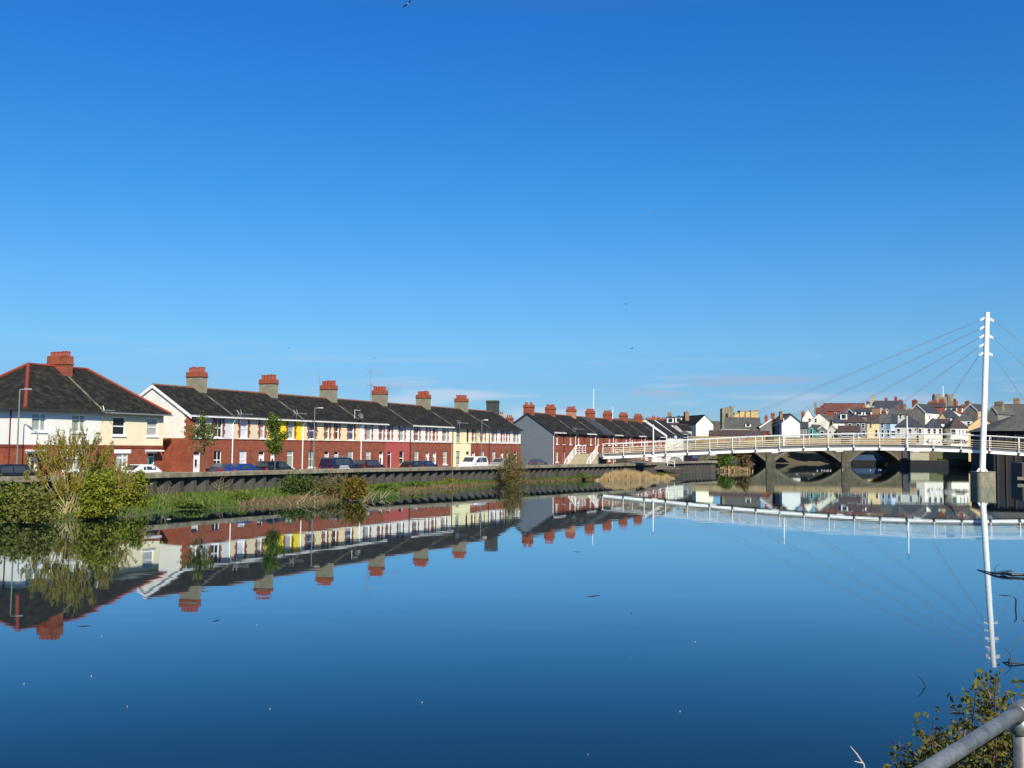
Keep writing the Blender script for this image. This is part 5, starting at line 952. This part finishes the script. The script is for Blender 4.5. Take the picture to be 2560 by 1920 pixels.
for px, y0, y1, Y, r, lab in ((799, 935, 1000, cY(2, -1.2), .04, 'tall plain grey pole beside the third grey chimney'), (1483, 975, 1050, 230, .14, 'white mast rising behind the red brick terrace roofs'), (1531, 1021, 1062, 235, .13, 'short white mast behind the fifth red chimney')):
    p, q = at(px, y1, Y), at(px+(1 if Y > 200 else 0), y0, Y); t = thing('mast', p, 0, lab, 'mast'); mb = MB(); mb.path([(0, 0, -4 if Y > 200 else 0), q-p], [r, r*.6], 6); mb.build('pole', ALU if Y < 200 else UPVC, t); mb = MB(); mb.lathe([(r*.9, 0), (r*1.4, .06), (r*.4, .2)], 6, q-p); mb.build('finial', ALU if Y < 200 else UPVC, t)
p = at(900, 1040, Yf(900)); t = thing('satellite_dish', p, RZ, 'dark satellite dish on white brackets at the eaves above the white downpipe', 'satellite dish')
mb = MB(); mb.lathe([(.02, .0), (.22, .04), (.36, .12), (.36, .14), (.2, .06), (.02, .02)], 14); o = mb.build('dish', mat('dish_grey', (.12, .13, .14), .5, .1, 2), t); o.rotation_euler = (R(75), 0, R(-10)); mb = MB(); mb.path([(0, .1, -.4), (0, .1, .1), (0, .3, .1)], .025, 5); mb.path([(-.9, .1, -.3), (-.9, .1, .65), (.2, .1, .62)], .03, 5); mb.build('bracket', UPVC, t)
# house and chimney glimpsed between the two terraces
p = road_pt(1290, -26, 1.2); t = thing('brick_house', p, RZ, 'red brick house with yellow and red chimneys glimpsed between the two terraces', 'house')
mb = MB(); mb.box(0, 9, 0, 8, 0, 6.4); mb.build('wall', BR2, t); mb = MB(); mb.slab((-.2, -.3, 6.3), (9.2, -.3, 6.3), (9.2, 4, 8.6), (-.2, 4, 8.6), .12); mb.slab((9.2, 8.3, 6.3), (-.2, 8.3, 6.3), (-.2, 4, 8.6), (9.2, 4, 8.6), .12); mb.build('roof', SLP, t)
chimney(t, 1, 4, 8, 9.6, 9.9, .9, .9, STY, STY, (1, 2)); chimney(t, 5, 4, 8, 9.0, 9.4, 1.0, 1.4, BR2, BR2, (1, 3))
# ---------------------------------------------------------------- vehicles
TYRE = mat('tyre_rubber', (.02, .02, .02), .9, .2, 5); CGL = glass('car_glass', (.045, .055, .065)); LAMPW = mat('lamp_lens', (.7, .7, .72), .15, .03, 2); LAMPR = mat('tail_lens', (.4, .02, .02), .2, .05, 2)
KINDS = {'hatch': (4.0, 1.7, 1.46, [(0, .72, .76, .8), (.15, .95, 1.0, .86), (.35, .98, 1.2, .86), (.9, .98, 1.45, .87), (2.2, .96, 1.46, .87), (3.0, .93, .97, .86), (3.7, .8, .82, .82), (4.0, .62, .63, .7)], (.2, .9, 2.2, 3.0)),
 'mpv': (4.4, 1.8, 1.66, [(0, .75, .8, .82), (.12, 1.0, 1.1, .9), (.5, 1.03, 1.6, .9), (1.2, 1.03, 1.66, .9), (2.6, 1.0, 1.62, .9), (3.6, .98, 1.03, .89), (4.15, .82, .85, .84), (4.4, .62, .63, .72)], (.1, .5, 2.6, 3.55)),
 'van': (4.9, 1.9, 1.93, [(0, 1.0, 1.05, .9), (.08, 1.12, 1.7, .95), (.25, 1.14, 1.9, .95), (1.5, 1.14, 1.93, .95), (3.3, 1.12, 1.9, .95), (4.1, 1.08, 1.14, .94), (4.75, .9, .92, .9), (4.9, .6, .61, .8)], (.06, .25, 3.3, 4.1))}
def vehicle(px, off, kind, col, label, head=1, O=T1, rack=False, s=1.0, panes=None, texts=False, name=None, Z=1.155):
    Lc, W, H, st, (r0, r1, f0, f1) = KINDS[kind]; p = road_pt(px, off, Z, O); t = thing(name or ('parked_van' if kind == 'van' else 'parked_car'), p, RZ if head > 0 else RZ+math.pi, label, 'van' if kind == 'van' else 'car', 'vehicles parked along the riverside road')
    w = W/2; rings = []
    for x, b, r, k in st:
        hw = w*k/.9; hw = min(hw, w); low = .28 if .3 < x < Lc-.3 else .36
        cab = r > b+.12; rw = hw*.8 if cab else hw*.86
        rings.append([(x-Lc/2, -hw*.96, low), (x-Lc/2, -hw, .6), (x-Lc/2, -hw*.985, b), (x-Lc/2, -rw-(.02 if cab else 0), r-.07 if cab else b+.02), (x-Lc/2, -rw+.1, r), (x-Lc/2, rw-.1, r), (x-Lc/2, rw+(.02 if cab else 0), r-.07 if cab else b+.02), (x-Lc/2, hw*.985, b), (x-Lc/2, hw, .6), (x-Lc/2, hw*.96, low)])
    mb = MB()
    for a, b in zip(rings, rings[1:]):
        for j in range(10): k = (j+1) % 10; mb.poly([a[j], b[j], b[k], a[k]])
    mb.poly(rings[0][::-1]); mb.poly(rings[-1]); body = mb.build('body', paint('paint_'+col[0], col[1]), t)
    xs_ = [x for x, *_ in st]
    def zz_(x, i): return np.interp(x, xs_, [q[i] for q in st])
    def hw_(x): return min(w, w*np.interp(x, xs_, [q[3] for q in st])/.9)
    cuts = panes or {'hatch': [.7, 1.75, 2.75], 'mpv': [.5, 1.5, 2.5, 3.2], 'van': [.4, 1.7, 2.9, 3.75]}[kind]
    for sd in (-1, 1):
        for a, b in zip(cuts, cuts[1:]):
            g = MB(); P = []
            for x, e in ((a+.04, 0), (b-.04, 0), (b-.04, 1), (a+.04, 1)):
                zb, zt = zz_(x, 1)+.05, zz_(x, 2)-.13; zb = min(zb, zt); z = zt if e else zb; f = (z-zz_(x, 1))/max(.05, zz_(x, 2)-.07-zz_(x, 1)); y = hw_(x)*.985*(1-f)+(hw_(x)*.8+.02)*f+.012; P.append((x-Lc/2, sd*y, z))
            g.poly(P if sd < 0 else P[::-1]); g.build('side_window', CGL, t)
    for (a, b, nm) in ((f0+.1, f1-.1, 'windscreen'), (r1-.02, r0+.06, 'rear_window')):
        g = MB(); P = []
        for x in (b, a): yy = hw_(x)*.74; z = zz_(x, 2); nx = .02 if nm == 'windscreen' else -.02; P += [(x-Lc/2+nx, -yy, z+.012), (x-Lc/2+nx, yy, z+.012)]
        g.poly([P[0], P[1], P[3], P[2]] if nm == 'windscreen' else [P[1], P[0], P[2], P[3]]); g.build(nm, CGL, t)
    for x in (.8, Lc-.85):
        for sd in (-1, 1):
            m = MB(); c = Vector((x-Lc/2, sd*(w-.12), .31)); m.path([c-Vector((0, .1, 0)), c+Vector((0, .1, 0))], .31, 16); wo = m.build('wheel', TYRE, t); m = MB(); c2 = c+Vector((0, sd*.1, 0)); m.path([c2, c2+Vector((0, sd*.012, 0))], .19, 12); m.build('rim', ALU, wo)
    for sd in (-1, 1):
        m = MB(); m.box(Lc/2-.28, Lc/2-.05, sd*.55-.15, sd*.55+.15, .62, .74); m.build('headlight', LAMPW, t); m = MB(); m.box(-Lc/2-.01, -Lc/2+.12, sd*(w*.8)-.09, sd*(w*.8)+.09, .75, 1.0); m.build('tail_light', LAMPR, t)
        m = MB(); xm = f0+.55; m.box(xm-Lc/2-.07, xm-Lc/2+.05, sd*(w+.09)-.09, sd*(w+.09)+.09, zz_(xm, 1)-.02, zz_(xm, 1)+.15); m.build('wing_mirror', body.data.materials[0], t)
    if rack:
        m = MB()
        for sd in (-1, 1): m.path([(-1.8, sd*.7, H+.12), (1.0, sd*.7, H+.12)], .03, 5)
        for x in (-1.6, -.7, .2, .9): m.path([(x, -.75, H-.03), (x, -.72, H+.12), (x, .72, H+.12), (x, .75, H-.03)], .025, 5)
        m.build('roof_rack', ALU, t)
    if texts:
        for sd in (-1, 1):
            m = MB()
            for r_, (a, b) in enumerate(((-1.4, .1), (-1.5, .3), (-1.3, .0))):
                x = a
                while x < b: wd = random.uniform(.05, .16); m.box(x, x+wd, sd*(w+.004)-.004, sd*(w+.004)+.004, .98-.2*r_, 1.1-.2*r_); x += wd+.05
            o = m.build('lettering', UPVC, t)
    return t
BLACK = ('black', (.012, .012, .014)); NAVY = ('navy', (.008, .011, .04)); BLUE = ('blue', (.006, .035, .2)); WHITE = ('white', (.8, .8, .8)); SILV = ('silver', (.3, .3, .28)); MAR = ('maroon', (.03, .008, .01)); GREY = ('slate_grey', (.05, .06, .09))
vehicle(38, 4.6, 'mpv', BLACK, 'black car parked before the white house at the left edge', O=H0)
vehicle(345, 3.6, 'hatch', WHITE, 'small white hatchback before the cream half of the hipped pair', -1, O=H0)
vehicle(572, 3.4, 'hatch', GREY, 'dark grey hatchback parked just behind the bright blue one', 1)
vehicle(612, 5.0, 'hatch', BLUE, 'bright blue hatchback before the beige house', 1)
vehicle(690, 4.6, 'mpv', BLACK, 'black people carrier behind the fuller green street tree', 1)
vehicle(852, 4.2, 'van', NAVY, 'dark blue van with white lettering and roof rack', 1, rack=True, texts=True)
vehicle(925, 4.2, 'mpv', MAR, 'very dark maroon people carrier parked ahead of the dark blue van', 1)
vehicle(1036, 4.2, 'hatch', BLACK, 'black hatchback parked behind the dark blue hatchback', 1)
vehicle(1066, 4.4, 'hatch', ('royal', (.008, .016, .07)), 'dark blue hatchback before the white house past the salmon one', 1)
vehicle(1184, 4.8, 'van', WHITE, 'white camper van with dark tinted windows', -1, panes=[.35, 1.75, 2.2, 3.55], name='camper_van')
vehicle(1253, 4.6, 'mpv', SILV, 'silver green car half hidden by the twiggy bush', -1)
vehicle(1346, 4.0, 'hatch', GREY, 'dark grey car parked before the slate blue gable', 1)
vehicle(1728, 3.5, 'van', NAVY, 'dark navy van under the footbridge near the wall end', 1, O=T2)
vehicle(1645, 3.5, 'hatch', WHITE, 'small white car under the footbridge', 1, O=T2)
vehicle(1690, 3.5, 'hatch', SILV, 'silver hatchback between the white car and navy van under the footbridge', 1, O=T2)
# quayside vehicles, parasols and the ornate lamp by the white quayside houses
for i, (px, py, lab) in enumerate(((2148, 1093, 'white pointed parasol seen above the rail, the one nearer the teal gable'), (2180, 1092.5, 'white pointed parasol by the straw yellow house'))):
    p = at(px, py+14, 300); t = thing('parasol', p, 0, lab, 'parasol', 'white quayside parasols'); m = MB(); z = at(px, py, 300).z-p.z; m.lathe([(1.25, z-1.0), (1.25, z-.9), (.05, z+.1)], 4); m.build('canopy', UPVC, t); m = MB(); m.path([(0, 0, -1), (0, 0, z)], .05, 6); m.build('pole', UPVC, t)
p = at(2294, 1094, 300); t = thing('ornate_lamp', p, 0, 'black ornate lamp standard before the pale grey quayside house', 'lamp post'); m = MB(); h = at(2294, 1076, 300).z-p.z; m.lathe([(.35, -1.5), (.35, .3), (.12, .5), (.09, h)], 8); m.build('post', DKM, t)
for dx in (-.55, 0, .55): m = MB(); m.path([(0, 0, h-.4), (dx, 0, h-.1)], .04, 5); m.lathe([(.1, 0), (.26, .25), (.22, .6), (.05, .75)], 8, (dx, 0, h-.1+(.3 if dx == 0 else 0))); m.build('lantern', GLM, t)
for i, (px, col, lab) in enumerate(((2335, WHITE, 'white car on the quay before the white quayside house'), (2372, SILV, 'silver car on the quay below the purple pyramid roof'), (2402, BLACK, 'black car on the quay left of the ochre gable'))):
    t = vehicle(1200, 5, 'hatch', col, lab); p = at(px, 1108, 296); t.location = (p.x, p.y, p.z-.2); t.rotation_euler[2] = .1
# ---------------------------------------------------------------- birds
def bird(px, py, Y, span, roll, label, dark=True, yaw=0, flap=.2):
    p = at(px, py, Y); t = MB(); s = span
    ringz = [(-.22, .012), (-.14, .045), (0, .075), (.12, .06), (.2, .035), (.26, .01)]
    n = 6; v = []
    for x, r in ringz:
        for j in range(n): a = 2*math.pi*j/n; v.append((x*s, r*s*math.cos(a), r*s*.9*math.sin(a)))
    t.v = v
    for i in range(5):
        for j in range(n): k = (j+1) % n; t.f.append((i*n+j, i*n+k, (i+1)*n+k, (i+1)*n+j)); t.m.append(0)
    for sg in (-1, 1):
        pr = [(.1, .04, 0), (.12, .22, flap*.25), (.02, .36, flap*.3), (-.1, .5, flap*.12)]; bk = [(-.06, .04, 0), (-.06, .22, flap*.25), (-.09, .36, flap*.3), (-.13, .5, flap*.12)]
        for a in range(3): t.hexa([Vector((q[0]*s, q[1]*s*sg, q[2]*s-.006*s)) for q in (pr[a], pr[a+1], bk[a+1], bk[a])], [Vector((q[0]*s, q[1]*s*sg, q[2]*s+.006*s)) for q in (pr[a], pr[a+1], bk[a+1], bk[a])], 1)
    t.hexa([(-.2*s, -.02*s, -.004*s), (-.2*s, .02*s, -.004*s), (-.32*s, .05*s, -.004*s), (-.32*s, -.05*s, -.004*s)], [(-.2*s, -.02*s, .004*s), (-.2*s, .02*s, .004*s), (-.32*s, .05*s, .004*s), (-.32*s, -.05*s, .004*s)], 1)
    o = t.build('gull', [UPVC if not dark or dark == 2 else mat('bird_dark', (.03, .035, .05), .8, .2, 3), mat('bird_dark', (.03, .035, .05), .8, .2, 3) if dark else mat('bird_grey', (.5, .53, .56), .8, .1, 3)]); o.location = p; o.rotation_euler = (roll, 0, yaw); tag(o, label, 'bird', 'gulls flying over the river'); return o
bird(1019, 10, 75, 1.0, R(-40), 'dark winged gull with white body near the top of the sky', 2, yaw=R(80))
bird(1634, 533, 110, .85, 0, 'pale gull gliding in the open sky right of centre', 0, yaw=R(75), flap=.5)
bird(1565, 760, 140, .7, R(10), 'small dark bird above the red brick terrace, the upper of two', 1, yaw=R(20))
bird(1580, 871, 140, .7, R(-15), 'small dark bird above the red brick terrace, the lower of two', 1, yaw=R(30))
bird(722, 870, 150, .6, 0, 'tiny dark bird above the third grey chimney of the first terrace', 1, yaw=R(80))
bird(935, 895, 150, .6, 0, 'tiny dark bird just above the tall twin branched aerial', 1, yaw=R(60))
bird(2125, 963, 170, .7, 0, 'small white gull between the cables of the footbridge', 0, yaw=R(10), flap=.6)
GBODY = mat('gull_white', (.8, .8, .78), .8, .05, 3)
def floater(px, py, label, s_=1.0, grp='white gulls resting on the water below the stone bridge'):
    p = atz(px, py, 0); m = MB(); n = 8; s = s_*.62; prof_ = [(-.3, .02, .16), (-.2, .09, .12), (0, .14, .1), (.16, .12, .12), (.22, .07, .22), (.26, .06, .34), (.32, .065, .37), (.38, .03, .35), (.46, .008, .34)]
    for x, r, z in prof_:
        for j in range(n): a = 2*math.pi*j/n; m.v.append((x*s*.62, r*s*.7*math.cos(a), z*s*.8+r*s*.7*math.sin(a)))
    for i in range(len(prof_)-1):
        for j in range(n): k = (j+1) % n; m.f.append((i*n+j, i*n+k, (i+1)*n+k, (i+1)*n+j)); m.m.append(0)
    o = m.build('gull', GBODY, smooth=True); o.location = p; o.rotation_euler[2] = random.uniform(0, 6); return tag(o, label, 'bird', grp)
for px, py in ((2043.5, 1177), (2054, 1176.5), (2060.5, 1177), (2067, 1177.3), (2071, 1177), (2076, 1176.8)): floater(px, py, 'white gull floating in the close group left of the second pier', 1.25)
floater(2107, 1175, 'lone white gull floating before the second pier of the stone bridge', 1.3); floater(2176.5, 1175.5, 'single white gull floating before the third stone arch', 1.2)
for px in (2196.5, 2201.5): floater(px, 1175, 'white gull of the close pair floating before the third arch', 1.2)
# ---------------------------------------------------------------- flotsam on the water
WET = mat('wet_wood', (.018, .016, .014), .5, .3, 8); FOAM = mat('foam_white', (.42, .45, .47), .9, .1, 5)
def stick(pts, rads, name, label, cat, group=None):
    if isinstance(pts[0], Vector): pts, rads = [pts], [rads]
    p0 = pts[0][0].copy(); m = MB()
    for q, r in zip(pts, rads): m.path([a-p0 for a in q], r, 6)
    o = m.build(name, WET); o.location = p0; return tag(o, label, cat, group)
W_ = lambda px, py, z=.0: atz(px, py, z)
stick([[W_(2443, 1424, .01), W_(2465, 1429, .03), W_(2490, 1434, .05), W_(2508, 1433, .08), W_(2530, 1437, .06), W_(2556, 1437, .07), W_(2600, 1441, .05)], [W_(2500, 1435, .03), W_(2520, 1443, .02), W_(2562, 1447, .0)], [W_(2508, 1434, .05), W_(2524, 1428, .12), W_(2534, 1428, .1)], [W_(2480, 1431, .03), W_(2505, 1427, .02), W_(2531, 1425, .01)]], [[.01, .025, .045, .05, .06, .055, .06], [.02, .025, .01], [.025, .02, .008], [.008, .01, .004]], 'floating_log', 'dark waterlogged branch floating across the mast reflection', 'log')
def up(px, py, dy, z0=0): b = W_(px, py, z0); return at(px, py-dy, b.y)
b = W_(2487, 1428); stick([b, at(2488, 1420, b.y), at(2494, 1413, b.y), at(2502, 1409.5, b.y)], [.012, .01, .008, .004], 'floating_reed', 'thin curved stem poking up behind the waterlogged branch', 'stem')
b = W_(2560, 1524); stick([W_(2560, 1552), at(2545, 1540, b.y), at(2539, 1523, b.y), at(2540, 1500, b.y), at(2533, 1490, b.y)], [.02, .02, .025, .02, .006], 'driftwood', 'bent twig rising from the water at the right edge', 'driftwood')
b = W_(2524, 1654); stick([[W_(2506, 1656), W_(2524, 1656, .04), W_(2575, 1661)], [W_(2530, 1656), at(2526, 1637, b.y), at(2511, 1620, b.y)], [W_(2518, 1657), at(2523, 1649, b.y), at(2531, 1645, b.y)], [W_(2523, 1657), at(2522, 1646, b.y)]], [[.012, .02, .012], [.012, .009, .004], [.01, .008, .004], [.02, .01]], 'driftwood', 'dark forked twig in the water near the top of the mast reflection', 'driftwood')
b = W_(2314, 1716); stick([b, at(2306, 1702, b.y), at(2293, 1687, b.y)], [.009, .009, .004], 'driftwood', 'single thin stick standing slanted in open water', 'driftwood')
b = W_(2395, 1776); stick([[W_(2372, 1781), W_(2395, 1779, .02), W_(2404, 1784)], [W_(2395, 1779), at(2384, 1769, b.y)]], [[.012, .015, .008], [.012, .005]], 'driftwood', 'small dark forked twig floating above the brambles', 'driftwood')
for a, b_, lab in (((192, 1566), (228, 1564), 'thin dark stick floating under the reflected red chimney'), ((531, 1554), (550, 1549), 'thin dark stick floating below the reflected first grey chimney'), ((1466, 1492), (1500, 1488), 'line of dark weed floating in mid river'), ((1436, 1379), (1451, 1380), 'short dark stick floating below the reflected red chimneys'), ((2495, 1487), (2530, 1490), 'short dark twig floating right of the mast reflection')): stick([W_(*a, .0), W_(*a, .004).lerp(W_(*b_, .006), .5), W_(*b_, .002)], [.006, .013, .004], 'floating_stick', lab, 'stick')
specks = [(60, 1710, 'white feather floating nearest the lower left corner'), (254, 1591, 'white speck of foam floating below the reflected red chimney'), (642, 1563, 'white speck of foam floating below the reflected second grey chimney'), (228, 1691, 'white speck of foam right of the lower left feather'), (1738, 1605, 'white feather floating left of the mast reflection'), (1055, 1757, 'pale feather floating in the open water below centre'), (675, 1773, 'pale speck floating left of the central feather'), (422, 1298, 'flat pale foam patch floating near the bank under the yellow green bush'), (705, 1259, 'white litter scrap lying at the grassy shore'), (1470, 1888, 'pale speck floating near the bottom edge'), (1700, 1779, 'dim speck floating right of the central feather'), (318, 1767, 'dim pale speck in the lower left water')]
for px, py, lab in specks:
    p = W_(px, py, .005); m = MB(); s = p.y/F*(8 if 'patch' in lab else 1.3 if 'feather' in lab else .9); k = 9; m.hexa([(math.cos(2*math.pi*i/k)*s*random.uniform(.6, 1), math.sin(2*math.pi*i/k)*s*random.uniform(.6, 1), 0) for i in range(k)], [(math.cos(2*math.pi*i/k)*s*.5, math.sin(2*math.pi*i/k)*s*.5, .02) for i in range(k)]); o = m.build('floating_feather' if 'feather' in lab else 'floating_speck', FOAM); o.location = p; tag(o, lab, 'flotsam', 'pale flotsam on the river')
# ---------------------------------------------------------------- near bank: ground, galvanised railing, brambles
mb = MB(); xs2 = np.linspace(-14, 22, 40); ys2 = [-12, 0, 2.2, 3.6, 4.4, 5.4, 6.4, 7.6, 9, 10.5]
hz = lambda x, y: (2.35 if y < 3.4 else 2.35-(y-3.4)*.5-max(0, y-5.4)*.06)-max(0, 1.2-x)*.0-max(0, (1.3-x))*max(0, y-1)*.12+.05*math.sin(x*3+y*2)
for j in range(len(ys2)-1):
    for i in range(len(xs2)-1): mb.poly([(xs2[i], ys2[j], hz(xs2[i], ys2[j])), (xs2[i+1], ys2[j], hz(xs2[i+1], ys2[j])), (xs2[i+1], ys2[j+1], hz(xs2[i+1], ys2[j+1])), (xs2[i], ys2[j+1], hz(xs2[i], ys2[j+1]))])
tag(mb.build('near_bank', GRASSM, smooth=True), kind='structure')
Zr = 3.58; q0 = atz(2420.5, 1860, Zr); q1 = atz(2523, 1795, Zr); dr = (q1-q0).normalized()
rl = thing('railing', (q1.x, q1.y, 2.3), 0, 'galvanised tubular steel railing at the bottom right corner', 'railing')
o0 = Vector((q1.x, q1.y, 2.3)); P_ = lambda s, z=Zr: q1+dr*s-o0+Vector((0, 0, z-Zr))
mb = MB(); mb.path([P_(-2.6), P_(1.6)], .0215, 24); mb.build('top_rail', STEEL, rl, smooth=True)
mb = MB(); mb.path([P_(-2.6, Zr-.55), P_(1.6, Zr-.55)], .024, 16); mb.build('lower_rail', STEEL, rl, smooth=True)
for s in (.12, -2.5):
    mb = MB(); mb.path([P_(s, Zr-.06), P_(s, 2.2)], .024, 20); po = mb.build('post', STEEL, rl, smooth=True); mb = MB(); mb.path([P_(s, Zr-.02), P_(s, Zr-.07), P_(s, Zr-.074)], [.03, .03, .025], 20); mb.path([P_(s-.052), P_(s-.05), P_(s+.05), P_(s+.052)], [.025, .03, .03, .025], 24); mb.build('clamp_fitting', STEEL, po, smooth=True)
bb = Vector((2.0, 4.7, 2.2)); t = thing('bramble_bush', bb, 0, 'leafy bramble with arching canes behind the galvanised railing', 'bramble bush'); rs = np.random.default_rng(77); mb = MB(); C = []; S = []
ends = [(2232, 1905), (2256, 1862), (2300, 1826), (2330, 1808), (2375, 1795), (2420, 1760), (2440, 1728), (2485, 1690), (2475, 1735), (2520, 1725), (2545, 1745), (2400, 1830), (2450, 1800), (2500, 1790), (2352, 1850), (2300, 1880), (2440, 1860), (2500, 1850), (2420, 1900), (2480, 1900), (2540, 1880), (2360, 1910), (2570, 1780), (2590, 1720), (2600, 1800), (2580, 1850), (2530, 1830), (2270, 1915), (2462, 1712), (2330, 1842)]
for i, (px, py) in enumerate(ends):
    Y = 4.5+rs.uniform(-.35, 1.0); e = at(px, py, Y)-bb; s0 = Vector((rs.uniform(.1, .9), rs.uniform(-.3, .8), -.35)); m_ = s0.lerp(e, .55)+Vector((0, 0, .14)); pts = [s0, s0.lerp(m_, .5)+Vector((0, 0, .06)), m_, m_.lerp(e, .5)+Vector((0, 0, .05)), e]; mb.path(pts, [.006, .0055, .0045, .0035, .002], 5)
    for k in range(42 if i < 14 else 120):
        f = rs.uniform(.02, 1)**.65; g = f*4; a = min(3, int(g)); p = pts[a].lerp(pts[a+1], g-a); off = rs.normal(0, .04, 3); sz = rs.uniform(.013, .027)
        for e in range(3): C.append(np.array(p)+off+rs.normal(0, .014, 3)); S.append(sz*rs.uniform(.8, 1.1))
mb.build('canes', mat('bramble_cane', (.22, .1, .06), .7, .35, 10), t); leaf_mesh('foliage', C, np.array(S), leafmat('leaf_bramble', (.05, .042, .014), (.15, .155, .03), (.31, .3, .07)), t, fold=True, aspect=1.5)
b0 = at(2168, 1935, 4.6); t = thing('dry_twig', b0, 0, 'bare pale forked twig at the bottom edge left of the brambles', 'twig'); mb = MB(); mb.path([Vector((0, 0, -.1)), at(2160, 1912, 4.6)-b0, at(2142, 1885, 4.6)-b0, at(2126, 1866, 4.6)-b0], [.004, .0035, .003, .0015], 5); mb.path([at(2157, 1908, 4.6)-b0, at(2136, 1903, 4.58)-b0], [.003, .0015], 5); mb.build('stems', mat('twig_pale', (.5, .42, .38), .8, .2, 10), t)
